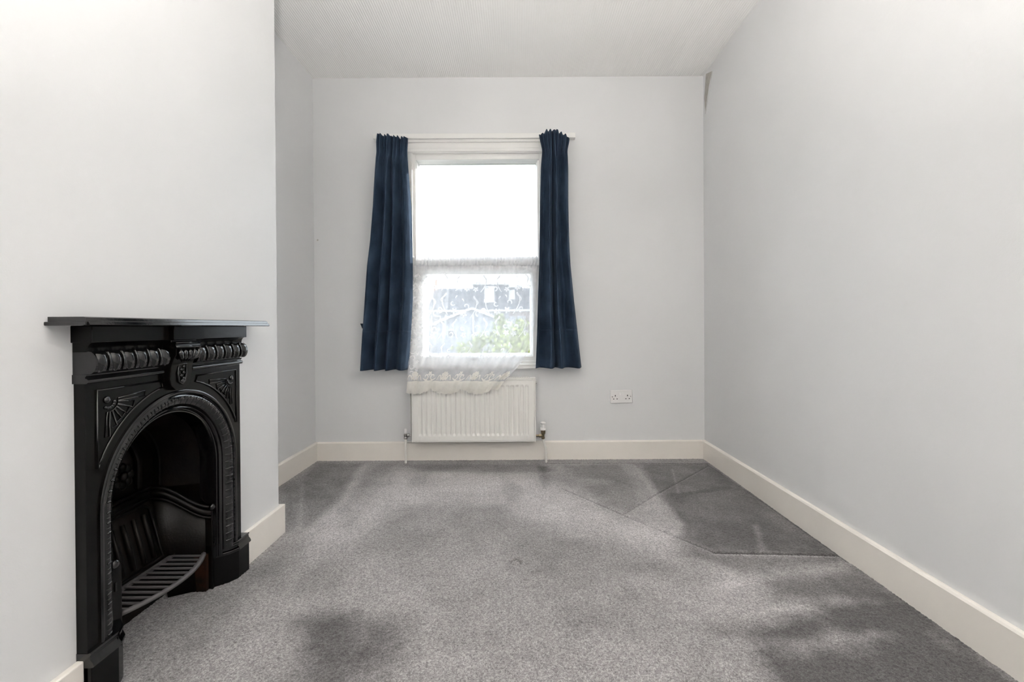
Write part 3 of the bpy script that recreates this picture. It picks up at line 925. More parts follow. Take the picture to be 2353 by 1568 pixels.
def ring_profile(name, x0, x1, z0, z1, prof, mat, parent, bevel=0.0):
    """mitred frame: prof is a closed list of (inset, y)"""
    m = MB(); n = len(prof)
    for ins, y in prof:
        m.v += [Vector((x0 + ins, y, z0 + ins)), Vector((x1 - ins, y, z0 + ins)), Vector((x1 - ins, y, z1 - ins)), Vector((x0 + ins, y, z1 - ins))]
    for i in range(n):
        j = (i + 1) % n
        for k in range(4):
            k2 = (k + 1) % 4
            m.f.append((i * 4 + k, i * 4 + k2, j * 4 + k2, j * 4 + k))
    return obj(name, m, mat, parent, bevel=bevel)


# glass edges measured on the wall plane, pushed out to the glass plane
g1a, g1b = on_y(962, 377, GYP - 0.02), on_y(1233, 590, GYP - 0.02)
g2a, g2b = on_y(981, 630, GYP - 0.02), on_y(1218, 812, GYP - 0.02)
UX0, UX1, UZ0, UZ1 = g1a.x, g1b.x, g1b.z, (g1a.z + on_y(1233, 374, GYP - 0.02).z) / 2
LX0, LX1, LZ0, LZ1 = g2a.x, g2b.x, g2b.z, g2a.z
# outer box frame lining the opening
obj('outer_frame', frame_ring(WX0, WX1, WZ0, WZ1, 0.030, 0.030, 0.03, 0.05, D + 0.004, D + 0.105), M['upvc'], win, bevel=0.003)
# upper light: fixed frame with glazing bead
up_w = 0.030
upr = ring_profile('upper_sash', UX0 - up_w, UX1 + up_w, UZ0 - up_w, UZ1 + up_w, [(0, D + 0.028), (up_w - 0.014, D + 0.028), (up_w - 0.006, D + 0.038), (up_w, D + 0.055), (up_w, D + 0.095), (0, D + 0.095)], M['upvc'], win, 0.0015)
obj('pane', MB().box((UX0 - 0.004, GYP - 0.002, UZ0 - 0.004), (UX1 + 0.004, GYP + 0.002, UZ1 + 0.004)), M['glass'], upr)
ring_profile('glazing_seal', UX0 - 0.002, UX1 + 0.002, UZ0 - 0.002, UZ1 + 0.002, [(0, GYP - 0.006), (0.004, GYP - 0.006), (0.004, GYP - 0.0021), (0, GYP - 0.0021)], M['chrome'], upr)
# lower light: opening sash with a deeper frame
lw = 0.058
lwr = ring_profile('lower_sash', LX0 - lw, LX1 + lw, LZ0 - lw, LZ1 + lw, [(0, D + 0.012), (lw - 0.020, D + 0.012), (lw - 0.008, D + 0.030), (lw, D + 0.055), (lw, D + 0.095), (0, D + 0.095)], M['upvc'], win, 0.002)
obj('pane', MB().box((LX0 - 0.004, GYP - 0.002, LZ0 - 0.004), (LX1 + 0.004, GYP + 0.002, LZ1 + 0.004)), M['glass'], lwr)
# meeting rail, bottom rail, jamb linings
obj('meeting_rail', MB().box((WX0 + 0.028, D + 0.02, LZ1 + lw - 0.004), (WX1 - 0.028, D + 0.09, UZ0 - up_w + 0.004)), M['upvc'], win, bevel=0.002)
obj('bottom_rail', MB().box((WX0 + 0.028, D + 0.006, WZ0 + 0.028), (WX1 - 0.028, D + 0.09, LZ0 - lw + 0.004)), M['upvc'], win, bevel=0.002)
obj('head_lining', MB().box((WX0 + 0.028, D + 0.016, UZ1 + up_w - 0.004), (WX1 - 0.028, D + 0.1, WZ1 - 0.03)), M['upvc'], win, bevel=0.004)
for xa, xb2 in ((WX0 + 0.028, LX0 - lw + 0.004), (LX1 + lw - 0.004, WX1 - 0.028)):
    obj('jamb_lining', MB().box((xa, D + 0.022, WZ0 + 0.03), (xb2, D + 0.09, WZ1 - 0.05)), M['upvc'], win, bevel=0.002)
# stepped architrave above, slim one at the sides
arc = obj('architrave', MB().box((WX0 - 0.022, D - 0.014, WZ1 - 0.012), (WX1 + 0.022, D + 0.004, 2.105)), M['upvc'], win, bevel=0.003)
obj('architrave_bead', MB().box((WX0 - 0.022, D - 0.022, WZ1 - 0.006), (WX1 + 0.022, D - 0.013, WZ1 + 0.018)), M['upvc'], arc, bevel=0.004)
obj('architrave_bead', MB().box((WX0 - 0.022, D - 0.026, WZ1 + 0.054), (WX1 + 0.022, D - 0.013, WZ1 + 0.074)), M['upvc'], arc, bevel=0.004)
for sx, x0 in ((0, WX0 - 0.022), (1, WX1 - 0.010)):
    obj('side_architrave', MB().box((x0, D - 0.012, WZ0 + 0.01), (x0 + 0.032, D + 0.006, WZ1 - 0.008)), M['upvc'], win, bevel=0.003)
obj('sill', MB().box((WX0 - 0.035, D - 0.040, WZ0 - 0.014), (WX1 + 0.035, D + 0.02, WZ0 + 0.020)), M['upvc'], win, bevel=0.006)
obj('sill_nosing', MB().box((WX0 - 0.02, D - 0.018, WZ0 + 0.019), (WX1 + 0.02, D + 0.02, WZ0 + 0.038)), M['upvc'], win, bevel=0.004)
hp = on_y(1090, 825, D + 0.005)
hnd = obj('lock_handle', MB().lathe([(0.004, 0), (0.0125, 0), (0.0125, -0.005), (0.010, -0.010), (0.004, -0.012)], (hp.x, D + 0.012, hp.z), 'y', 16), M['chrome'], lwr, smooth=40)
obj('keep', MB().box((hp.x + 0.018, D + 0.006, hp.z - 0.013), (hp.x + 0.034, D + 0.0125, hp.z - 0.004)), M['chrome'], lwr, bevel=0.001)

# curtain rail: a flat white batten
ra, rb = on_y(858, 311, D - 0.03), on_y(1322, 320, D - 0.03)
rail = tag(obj('curtain_rail', MB().box((ra.x, D - 0.040, 2.104), (rb.x, D - 0.0005, 2.136)), M['upvc'], bevel=0.002), 'long white flat curtain rail over the window head', 'curtain rail')


# ------------------------------------------------------------------ navy curtains
def interp(tab, t):
    for (t0, *a), (t1, *b) in zip(tab, tab[1:]):
        if t <= t1:
            s = (t - t0) / (t1 - t0)
            return [x + (y - x) * s for x, y in zip(a, b)]
    return list(tab[-1][1:])


def smooth01(x):
    x = max(0.0, min(1.0, x)); return x * x * (3 - 2 * x)


def drape(name, label, tab, nf, ph0, seed, topfn, yc=D - 0.100):
    """tab: t, left edge pixel, right edge pixel, pixel row -> real metres on the curtain plane"""
    r = random.Random(seed)
    w1, w2 = r.uniform(0, 6), r.uniform(0, 6)
    amps = [r.uniform(0.8, 1.15) for _ in range(12)]
    ph0 = ph0 * PI - 2 * PI * (nf + 0.10 * math.sin(2 * PI * 1.7 + w1))

    def surf(s, t, off=0.0):
        xl, xr, py = interp(tab, t)
        a = on_y(xl, py, yc).x; b = on_y(xr, py, yc).x; z = on_y((xl + xr) / 2, py, yc).z
        phi = 2 * PI * (nf * s + 0.10 * math.sin(2 * PI * 1.7 * s + w1) + 0.05 * t * math.sin(2 * PI * 2.3 * s + w2)) + ph0
        amp = (0.010 + 0.026 * smooth01((t - 0.02) / 0.3) + 0.012 * t) * amps[int(nf * s) % 12]
        c = math.sin(phi)
        dep = amp * (c if c < 0 else c ** 0.8) + 0.004 * math.sin(5 * phi * 0.37 + 9 * t)
        hw = 1 - smooth01((t - 0.03) / 0.10)
        dep += hw * 0.013 * math.sin(2 * PI * (nf * 2.4) * s + 1.3)
        x = a + (b - a) * (s + 0.06 / (2 * PI * nf) * math.sin(phi * 2 + 0.6) * (0.35 + 0.65 * smooth01(t / 0.2)))
        tuck = -0.010 * math.exp(-((t - 0.065) / 0.025) ** 2)
        top = topfn(s) * max(0, 1 - t / 0.05) if t < 0.05 else 0.0
        nrm = -1.0
        return Vector((x, yc - dep - tuck - off, z + top))

    body = obj(name, MB().grid(lambda s, t: surf(s, t), 150, 90), M['navy'], None, smooth=180, solid=0.0018)
    tag(body, label, 'curtain', 'navy curtains at the window')
    t0 = 0.828
    obj('hem', MB().grid(lambda s, t: surf(s, t0 + (1.0 - t0) * t, 0.0022), 150, 20), M['navy'], body, smooth=180, solid=0.0012)
    tp = 0.035
    obj('heading_tape', MB().grid(lambda s, t: surf(s, 0.012 + tp * t, -0.004), 150, 6), M['navy'], body, smooth=180, solid=0.0012)
    return body, surf


lt = [(0, 868, 938, 311), (0.03, 866, 937, 327), (0.07, 865, 935, 350), (0.15, 862, 937, 392), (0.3, 859, 942, 474), (0.45, 853, 945, 555),
      (0.55, 846, 946, 612), (0.7, 840, 946, 690), (0.85, 834, 941, 772), (1, 830, 935, 851)]
rtb = [(0, 1238, 1308, 308), (0.03, 1241, 1307, 325), (0.07, 1246, 1304, 347), (0.15, 1243, 1306, 388), (0.3, 1241, 1307, 470), (0.45, 1240, 1309, 550),
       (0.55, 1239, 1312, 608), (0.7, 1236, 1320, 690), (0.85, 1234, 1329, 768), (1, 1231, 1338, 846)]
zig = lambda s, k: 0.006 * (1 - abs(((s * k) % 1.0) * 2 - 1) * 2)
cl, surf_l = drape('curtain', 'navy blue pleated curtain at the left side of the window', lt, 3.8, 1.45, 3, lambda s: 0.010 - 0.028 * s + zig(s, 7))
cr, surf_r = drape('curtain', 'navy blue pleated curtain at the right side of the window', rtb, 3.4, 1.3, 8, lambda s: -0.016 + 0.052 * math.sin(PI * min(1, s * 0.9 + 0.05)) - 0.02 * s + zig(s, 6))
fp = on_y(838, 748, D - 0.07)
obj('tie_loop', MB().prism([(0.02, 0.010), (-0.028, 0.012), (-0.016, -0.020), (0.02, -0.03)], lambda p, t: (fp.x + p[0], t, fp.z + p[1]), D - 0.072, D - 0.068), M['navy'], cl)

# ------------------------------------------------------------------ net curtain
# edges: t, left px, right px, row px, distance in front of the window wall
ntab = [(0.00, 949, 1238, 592, -0.004), (0.06, 949, 1237, 612, -0.004), (0.12, 948, 1235, 632, 0.004), (0.35, 944, 1231, 700, 0.008), (0.55, 941, 1226, 762, 0.014),
        (0.66, 940, 1221, 796, 0.030), (0.74, 939, 1207, 820, 0.052), (0.82, 938, 1188, 846, 0.082), (0.88, 937, 1168, 866, 0.132), (0.93, 936, 1155, 882, 0.138), (1.0, 934, 1142, 899, 0.138)]


def net(s, t, off=0.0):
    xl, xr, py, dist = interp(ntab, t)
    y = D - dist
    a = on_y(xl, py, y); b = on_y(xr, py, y)
    x = a.x + (b.x - a.x) * s
    g = smooth01((0.10 - t) / 0.08)
    ripple = g * 0.004 * math.sin(2 * PI * 34 * s) + (1 - g) * (0.0055 * math.sin(2 * PI * 5.5 * s + 0.8 + t) + 0.0025 * math.sin(2 * PI * 13 * s + 2 * t))
    fold = smooth01((s - 0.78) / 0.2) * smooth01((t - 0.62) / 0.25)
    ripple += fold * 0.010 * math.sin(2 * PI * 9 * s)
    # scallops along the bottom hem
    sc = 0.0
    if t > 0.93:
        k = (t - 0.93) / 0.07
        q = (s * 2.9 + 0.06) % 1.0
        lobe = abs(math.sin(PI * (q + 0.17))) ** 0.8
        small = abs(math.sin(PI * s * 15.0 + 0.5))
        sc = -k * (0.034 * lobe + 0.006 * small - 0.018)
    return Vector((x, y - ripple - off, a.z + (b.z - a.z) * s + sc))


netc = thing('net_curtain', (-0.29, D - 0.05, 0.46), 'sheer white lace net curtain draped over the sill and radiator', 'net curtain')
obj('net_body', MB().grid(lambda s, t: net(s, t * 0.915), 150, 80), M['net'], netc, smooth=180)
hem = obj('lace_hem', MB().grid(lambda s, t: net(s, 0.915 + 0.085 * t), 240, 12), M['lacehem'], netc, smooth=180)
head = obj('gathered_heading', MB().grid(lambda s, t: net(s, -0.0 + 0.055 * t, 0.003 + 0.003 * math.sin(2 * PI * 41 * s + 3 * t)) + Vector((0, 0, 0.010 * (1 - t) * (0.5 + 0.5 * math.sin(2 * PI * 37 * s)))), 220, 5), M['lace'], netc, smooth=180)
wa, wb = net(0, 0.02), net(1, 0.02)
obj('stretch_wire', MB().tube([wa + Vector((-0.01, 0.002, 0)), wb + Vector((0.01, 0.002, 0))], 0.0022, 6), M['upvc'], netc, smooth=180)
NW, NH = 0.80, 0.86                                  # cloth size used to lay out the lace


def ribbon(m, pts, w0, w1, off=0.0022):
    """pts in cloth metres (x right, y down); a flat stitched band following the cloth"""
    n = len(pts); L_, R_ = [], []
    for i in range(n):
        x0, y0 = pts[max(i - 1, 0)]; x1, y1 = pts[min(i + 1, n - 1)]
        tx, ty = x1 - x0, y1 - y0; l = math.hypot(tx, ty) + 1e-9
        k = i / (n - 1); w = w0 + (w1 - w0) * k; w *= math.sin(PI * (0.12 + 0.80 * k)) ** 0.5
        nx, ny = -ty / l * w, tx / l * w
        for sg, lst in ((1, L_), (-1, R_)):
            u = min(0.999, max(0.001, (pts[i][0] + sg * nx) / NW)); v = min(0.999, max(0.0, (pts[i][1] + sg * ny) / NH))
            lst.append(net(u, v, off))
    m.add(L_ + R_, [(i, i + 1, n + i + 1, n + i) for i in range(n - 1)])


def curl(cx, cy, r, a0, turns, sg=1, n=16):
    return [(cx + r * (1 - 0.72 * i / n) * math.cos(a0 + sg * turns * 2 * PI * i / n), cy + r * (1 - 0.72 * i / n) * math.sin(a0 + sg * turns * 2 * PI * i / n)) for i in range(n + 1)]


def flower(m, cx, cy, r, petals=5, a0=0.0):
    for k in range(petals):
        a = a0 + 2 * PI * k / petals
        ribbon(m, [(cx + r * t * math.cos(a), cy + r * t * math.sin(a)) for t in (0.12, 0.35, 0.6, 0.85, 1.05)], r * 0.30, r * 0.34)


def sprig(cx, cy, sc, flip):
    m = MB(); f = flip
    stem = [(cx + f * sc * (0.30 * math.sin(2.6 * t)), cy + sc * (0.55 - 1.15 * t)) for t in [i / 12 for i in range(13)]]
    ribbon(m, stem, 0.004, 0.003)
    ribbon(m, curl(cx + f * sc * 0.42, cy + sc * 0.30, sc * 0.17, PI * (0.5 if f > 0 else 0.5), 0.8, f), 0.0055, 0.004)
    ribbon(m, curl(cx - f * sc * 0.24, cy - sc * 0.05, sc * 0.15, PI * 0.2, 0.75, -f), 0.005, 0.004)
    ribbon(m, [(cx + f * sc * (0.25 + 0.12 * math.sin(5 * t)), cy + sc * (-0.05 - 0.55 * t)) for t in [i / 8 for i in range(9)]], 0.003, 0.007)
    flower(m, cx - f * sc * 0.33, cy + sc * 0.36, sc * 0.17, 5, 0.4)
    ribbon(m, [(cx - f * sc * (0.36 + 0.10 * t), cy + sc * (-0.30 - 0.30 * t + 0.18 * t * t)) for t in [i / 6 for i in range(7)]], 0.003, 0.006)
    return m


spots = []
for row, (yy, sc_) in enumerate(((0.165, 0.10), (0.305, 0.125), (0.455, 0.11), (0.595, 0.09))):
    nn = 6
    for k in range(nn):
        spots.append((0.055 + (k + 0.5 * (row % 2) * 0.9) * 0.133 + random.uniform(-.012, .012), yy + random.uniform(-.015, .015), sc_, 1 if (k + row) % 2 else -1))
for cx, cy, s_, f in spots:
    if cx > 0.76 or cy < 0.1: continue
    obj('embroidered_sprig', sprig(cx, cy, s_, f), M['lace'], netc)
for k in range(14):                                  # border of curls on the left selvedge
    m = MB(); ribbon(m, curl(0.030, 0.12 + k * 0.048, 0.021, 0.3 * k, 0.8, 1 if k % 2 else -1), 0.004, 0.003)
    flower(m, 0.062, 0.14 + k * 0.048, 0.012, 5, k)
    obj('border_curl', m, M['lace'], netc)
for k in range(7):                                   # bottom frieze: large blooms and scrolls above the hem
    cx = 0.055 + k * 0.118; m = MB()
    if k % 2 == 0:
        flower(m, cx, 0.752, 0.026, 9, 0.2); flower(m, cx, 0.752, 0.013, 6, 0.0)
        for sg in (-1, 1): ribbon(m, [(cx + sg * (0.02 + 0.035 * t), 0.778 - 0.03 * math.sin(PI * t)) for t in [i / 8 for i in range(9)]], 0.004, 0.004)
    else:
        for sg in (-1, 1):
            ribbon(m, curl(cx + sg * 0.026, 0.756, 0.020, PI / 2, 0.8, sg), 0.0045, 0.0035)
            ribbon(m, [(cx + sg * 0.05 * t, 0.784 - 0.02 * t * t) for t in [i / 6 for i in range(7)]], 0.005, 0.004)
        flower(m, cx, 0.738, 0.014, 5, 0.3)
    obj('lace_bloom', m, M['lacehem'], netc)
m = MB()
ribbon(m, [(0.004 + 0.79 * i / 60, 0.9295 * NH - 0.012 + 0.0015 * math.sin(i)) for i in range(61)], 0.004, 0.004, 0.003)
obj('hem_cord', m, M['lacehem'], netc)

# ------------------------------------------------------------------ radiator
RYF, RYB = D - 0.108, D - 0.035
r0, r1 = on_y(942, 872, RYF), on_y(1232, 1016, RYF)
RX0, RX1, RZ0, RZ1 = r0.x, r1.x, r1.z, on_y(1233, 869, RYF).z
rad = thing('radiator', ((RX0 + RX1) / 2, D - 0.07, RZ0), 'white ribbed double panel radiator under the window', 'radiator')
# pressed front panel: one sheet with vertical flutes
NF = 23; mx = 0.030; mz = 0.030


def rad_front(x0, x1, z0, z1, yf, sgn):
    fwid = (x1 - x0 - 2 * mx) / NF; m = MB()
    xs = [x0, x0 + mx]; typ = [0, 0]
    for k in range(NF):
        b = x0 + mx + k * fwid
        for q, d in ((0.12, 0), (0.30, 1), (0.70, 1), (0.88, 0)):
            xs.append(b + fwid * q); typ.append(d)
    xs += [x1 - mx, x1]; typ += [0, 0]
    zs = [z0, z0 + mz, z0 + mz + 0.014, z1 - mz - 0.014, z1 - mz, z1]; zt = [0, 0, 1, 1, 0, 0]
    for j, z in enumerate(zs):
        for i, x in enumerate(xs):
            m.v.append(Vector((x, yf + sgn * 0.0085 * typ[i] * zt[j], z)))
    n = len(xs)
    for j in range(len(zs) - 1):
        for i in range(n - 1):
            m.f.append((j * n + i, j * n + i + 1, (j + 1) * n + i + 1, (j + 1) * n + i))
    return m


fp_ = obj('front_panel', rad_front(RX0 + 0.018, RX1 - 0.012, RZ0 + 0.010, RZ1 - 0.014, RYF, 1), M['rad'], rad, bevel=0.002, seg=2)
obj('panel_rim', frame_ring(RX0 + 0.006, RX1 - 0.002, RZ0, RZ1 - 0.006, 0.012, 0.010, 0.010, 0.008, RYF + 0.003, RYF + 0.016), M['rad'], rad, bevel=0.003)
obj('panel_back_sheet', MB().box((RX0 + 0.006, RYF + 0.014, RZ0 + 0.001), (RX1 - 0.003, RYF + 0.020, RZ1 - 0.02)), M['rad'], rad)
obj('rear_panel', MB().box((RX0 + 0.006, RYB - 0.010, RZ0 + 0.002), (RX1 - 0.003, RYB, RZ1 - 0.02)), M['rad'], rad, bevel=0.003)
for xa in (RX0, RX1 - 0.0015):
    obj('side_cover', MB().box((xa, RYF + 0.004, RZ0 + 0.012), (xa + 0.0015, RYB - 0.002, RZ1 - 0.004)), M['rad'], rad)
gm = obj('top_grille', frame_ring(0, 1, 0, 1, .1, .1, .1, .1, 0, 1) if False else MB().box((RX0, RYF + 0.002, RZ1 - 0.006), (RX1, RYF + 0.016, RZ1)).box((RX0, RYB - 0.016, RZ1 - 0.006), (RX1, RYB, RZ1)).box((RX0, RYF + 0.016, RZ1 - 0.006), (RX0 + 0.03, RYB - 0.016, RZ1)).box((RX1 - 0.03, RYF + 0.016, RZ1 - 0.006), (RX1, RYB - 0.016, RZ1)), M['rad'], rad, bevel=0.001)
sm = unit_mesh('grille_slat', MB().box((-0.0028, RYF + 0.014, RZ1 - 0.005), (0.0028, RYB - 0.014, RZ1 - 0.0005)), M['rad'], False)
ns_ = 66
for k in range(ns_):
    o = bpy.data.objects.new('grille_slat', sm); COL.objects.link(o); o.parent = gm
    o.location = Vector((RX0 + 0.034 + (RX1 - RX0 - 0.068) * k / (ns_ - 1), 0, 0)) - W[gm]; W[o] = Vector(o.location) + W[gm]
fins = MB()
for k in range(40):
    xk = RX0 + 0.03 + (RX1 - RX0 - 0.06) * k / 39
    fins.box((xk - 0.0006, RYF + 0.02, RZ0 + 0.04), (xk + 0.0006, RYB - 0.010, RZ1 - 0.05))
tag(obj('convector_fins', fins, M['rad'], rad), kind='stuff')
for xk in (RX0 + 0.12, RX1 - 0.12):
    obj('wall_bracket', MB().box((xk - 0.015, RYB - 0.001, RZ0 + 0.06), (xk + 0.015, D - 0.0005, RZ1 - 0.06)), M['rad'], rad)
obj('bleed_plug', MB().lathe([(0.006, 0), (0.006, 0.008), (0.003, 0.009)], (RX1 - 0.001, RYF + 0.030, RZ1 - 0.035), 'x', 10), M['chrome'], rad, smooth=40)
# lockshield valve, left
lx = on_y(932, 1000, D - 0.075).x; lz = on_y(932, 1003, D - 0.075).z; ly = D - 0.075
lv = obj('lockshield_valve', MB().lathe([(0.008, -0.018), (0.0115, -0.017), (0.0125, -0.008), (0.010, -0.004), (0.0115, 0.004), (0.0115, 0.014), (0.008, 0.018)], (lx, ly, lz), 'z', 12), M['chrome'], rad, smooth=40)
obj('valve_cap', MB().lathe([(0.0075, 0.018), (0.0085, 0.020), (0.0080, 0.040), (0.0065, 0.048), (0.003, 0.050)], (lx, ly, lz), 'z', 12), M['plastic'], lv, smooth=40)
obj('union_nut', MB().lathe([(0.007, 0.006), (0.007, 0.014), (0.0125, 0.014), (0.0125, 0.024), (0.007, 0.025), (0.007, RX0 - lx + 0.008)], (lx, ly, lz + 0.006), 'x', 6), M['chrome'], lv)
obj('pipe', MB().tube([(lx, ly, lz - 0.014), (lx, ly, -0.002)], 0.0075, 10), M['pipe'], rad, smooth=40)
# thermostatic valve, right
tx = on_y(1248, 990, D - 0.075).x; tz = on_y(1248, 1000, D - 0.075).z
tv = obj('thermostatic_valve', MB().lathe([(0.008, -0.026), (0.011, -0.024), (0.011, -0.012), (0.0085, -0.010), (0.0095, 0.004), (0.0125, 0.008), (0.0150, 0.020), (0.0150, 0.030), (0.011, 0.032)], (tx, ly, tz), 'z', 12), M['brass'], rad, smooth=40)
obj('valve_collar', MB().lathe([(0.012, 0.032), (0.0185, 0.033), (0.0190, 0.040), (0.0175, 0.046), (0.012, 0.047)], (tx, ly, tz), 'z', 20), M['plastic'], tv, smooth=40)
hd_ = MB().lathe([(0.0120, 0.047), (0.0125, 0.070), (0.0165, 0.074), (0.0170, 0.080), (0.0150, 0.083), (0.006, 0.084)], (tx, ly, tz), 'z', 20)
hdo = obj('valve_head', hd_, M['plastic'], tv, smooth=40)
rb_ = MB()
for k in range(10):
    a = 2 * PI * k / 10
    rb_.box((tx + 0.0133 * math.cos(a) - 0.0014, ly + 0.0133 * math.sin(a) - 0.0014, tz + 0.047), (tx + 0.0133 * math.cos(a) + 0.0014, ly + 0.0133 * math.sin(a) + 0.0014, tz + 0.073))
obj('grip_rib', rb_, M['plastic'], hdo)
obj('union_nut', MB().lathe([(0.0075, -0.006), (0.0075, -0.012), (0.0125, -0.013), (0.0125, -0.026), (0.008, -0.027), (0.008, RX1 - tx - 0.008)], (tx, ly, tz - 0.004), 'x', 6), M['brass'], tv)
tf = on_y(1255, 1058, D - 0.07)
obj('pipe', MB().tube([(tx, ly, tz - 0.02), (tx + 0.004, ly, tz - 0.045), (tf.x - 0.003, ly, tz - 0.085), (tf.x, ly, tz - 0.11), (tf.x, ly, -0.002)], 0.0075, 10), M['pipe'], rad, smooth=60)

# ------------------------------------------------------------------ double socket
s0, s1 = on_y(1402, 898, D), on_y(1453, 925, D)
sc = Vector(((s0.x + s1.x) / 2, D, (s0.z + s1.z) / 2))
sw, shh = 0.073, 0.043
so = thing('wall_socket', (sc.x, D, sc.z - shh), 'white double power socket low on the window wall', 'socket')
obj('face_plate', MB().box((sc.x - sw, D - 0.010, sc.z - shh), (sc.x + sw, D - 0.0002, sc.z + shh)), M['plastic'], so, bevel=0.004, seg=3)
for sg in (-1, 1):
    ox = sc.x + sg * 0.040
    obj('earth_slot', MB().box((ox - 0.0025, D - 0.0106, sc.z + 0.002), (ox + 0.0025, D - 0.0099, sc.z + 0.012)), M['hole'], so)
    for q in (-1, 1):
        obj('pin_slot', MB().box((ox + q * 0.0111 - 0.0035, D - 0.0106, sc.z - 0.0165), (ox + q * 0.0111 + 0.0035, D - 0.0099, sc.z - 0.0115)), M['hole'], so)
    obj('rocker_switch', MB().add([(sc.x + sg * 0.0012, D - 0.0100, sc.z + 0.029), (sc.x + sg * 0.0135, D - 0.0100, sc.z + 0.029), (sc.x + sg * 0.0135, D - 0.0140, sc.z + 0.010), (sc.x + sg * 0.0012, D - 0.0140, sc.z + 0.010),
                                   (sc.x + sg * 0.0012, D - 0.0095, sc.z + 0.010), (sc.x + sg * 0.0135, D - 0.0095, sc.z + 0.010)], [(0, 1, 2, 3), (3, 2, 5, 4), (0, 3, 4), (1, 5, 2)]), M['plastic'], so)
    obj('fixing_screw', MB().lathe([(0.0032, 0), (0.0032, -0.0012), (0.001, -0.0013)], (sc.x + sg * 0.0604, D - 0.0099, sc.z + 0.001), 'y', 10), M['chrome'], so, smooth=40)
for o in so.children: o.location.z += 0.0
so.rotation_euler = (0, math.radians(-1.2), 0)

# small marks on the walls
wf = thing('wallpaper_tear', (XR - 0.001, 2.93, 2.27), 'thin peeled paper strip in the top right corner', 'wallpaper')
tq = [on_x(1637, 163, XR - 0.001), on_x(1630, 205, XR - 0.001), on_x(1621, 262, XR - 0.001), on_x(1618, 225, XR - 0.001), on_x(1622, 170, XR - 0.001)]
obj('bare_plaster', MB().add([p for p in tq] + [p + Vector((0.002, 0, 0)) for p in tq], [(0, 1, 2, 3, 4)] + [(i, (i + 1) % 5, 5 + (i + 1) % 5, 5 + i) for i in range(5)]), M['plaster_mark'], wf)
obj('lifted_edge', MB().tube([p + Vector((-0.002, 0, 0)) for p in tq[:3]], [0.001, 0.003, 0.001], 5), M['wall'], wf, smooth=180)
np_ = on_y(730, 552, D)
tag(obj('wall_plug', MB().lathe([(0.0055, 0.0), (0.0055, -0.0015), (0.002, -0.002)], (np_.x, D - 0.0001, np_.z), 'y', 10), M['plaster_mark'], smooth=40), 'tiny grey wall plug left of the navy curtains', 'wall plug')

# ------------------------------------------------------------------ uplighter added for even fill, unseen behind the camera
PX_, PY_, PZ_ = 0.10, -0.50, 0.80
fill_light = thing('fill_uplighter', (PX_, PY_, 0), 'white uplighter added as unseen fill behind the camera', 'fill light')
obj('base', MB().lathe([(0.13, -0.004), (0.13, 0.012), (0.12, 0.020), (0.02, 0.028), (0.012, 0.05)], (PX_, PY_, 0), 'z', 28), M['plastic'], fill_light, smooth=40)
obj('pole', MB().tube([(PX_, PY_, 0.03), (PX_, PY_, PZ_ - 0.085)], 0.011, 12), M['plastic'], fill_light, smooth=40)
bm_, N_, L_n, P_ = nmat('fill_bulb')
P_.inputs['Emission Color'].default_value = (1.0, 0.955, 0.895, 1); P_.inputs['Emission Strength'].default_value = FILL_RADIANCE
nn_ = noise(N_, 5, 1, 0.5); L_n.new(ramp2(N_, L_n, nn_.outputs['Fac'], 0, (0.95, 0.9, 0.85), 1, (1, 0.95, 0.9)), P_.inputs['Base Color'])
obj('bulb', MB().sphere((PX_, PY_, PZ_), 0.06, 20, 12), bm_, fill_light, smooth=180)
bowl = MB()
prof_ = [(0.20 * math.sin(a), -0.085 + 0.190 * (1 - math.cos(a))) for a in [PI / 2 * i / 12 for i in range(13)]]
prof_ += [(r_ - 0.006, z_ + 0.003) for r_, z_ in prof_[::-1]]
n_ = 36
for r_, z_ in prof_:
    for k in range(n_):
        bowl.v.append(Vector((PX_ + max(r_, 0.002) * math.cos(2 * PI * k / n_), PY_ + max(r_, 0.002) * math.sin(2 * PI * k / n_), PZ_ + z_)))
for a in range(len(prof_) - 1):
    for k in range(n_):
        bowl.f.append((a * n_ + k, a * n_ + (k + 1) % n_, (a + 1) * n_ + (k + 1) % n_, (a + 1) * n_ + k))
obj('fill_shade', bowl, M['plastic'], fill_light, smooth=60)

# ------------------------------------------------------------------ outdoors
GZ = -3.2
tag(obj('garden_ground', MB().box((-60, D + T + 0.5, GZ - 0.3), (60, 120, GZ)), M['earth']), 'garden ground far below the window', 'ground', kind='structure')

# long terrace opposite
TY = 42.0
def tp(px, py, Y=TY): return on_y(px, py, Y)
te = thing('terraced_house', (tp(1090, 752).x, TY, GZ), 'long white terraced house with dark slate roof and dormers opposite', 'house')
ex0, ex1 = tp(940, 714).x, tp(1300, 714).x; ez = tp(1090, 714).z; rz = tp(1090, 663, TY + 4).z
hx = tp(1000, 663, TY + 4).x
obj('house_wall', MB().box((ex0, TY, GZ), (ex1, TY + 8, ez)), M['render'], te)
rf = obj('roof', MB().add([(tp(982, 714).x, TY - 0.3, ez), (ex1, TY - 0.3, ez), (ex1, TY + 4, rz), (hx, TY + 4, rz), (tp(982, 714).x, TY + 8.3, ez), (ex1, TY + 8.3, ez)], [(0, 1, 2, 3), (3, 2, 5, 4), (0, 3, 4), (1, 5, 2), (0, 4, 5, 1)]), M['slate'], te)
for k in range(6):
    f0 = (k + 0.5) / 6.5
    za = ez + (rz - ez) * f0; ya = TY - 0.3 + 4.3 * f0
    xa_ = tp(982, 714).x + (hx - tp(982, 714).x) * f0
    obj('slate_course', MB().box((xa_ + 0.05, ya - 0.06, za - 0.02), (ex1, ya, za + 0.05)), M['slate'], rf)
obj('gutter', MB().box((ex0, TY - 0.45, ez - 0.12), (ex1, TY - 0.2, ez + 0.06)), M['outwhite'], te)
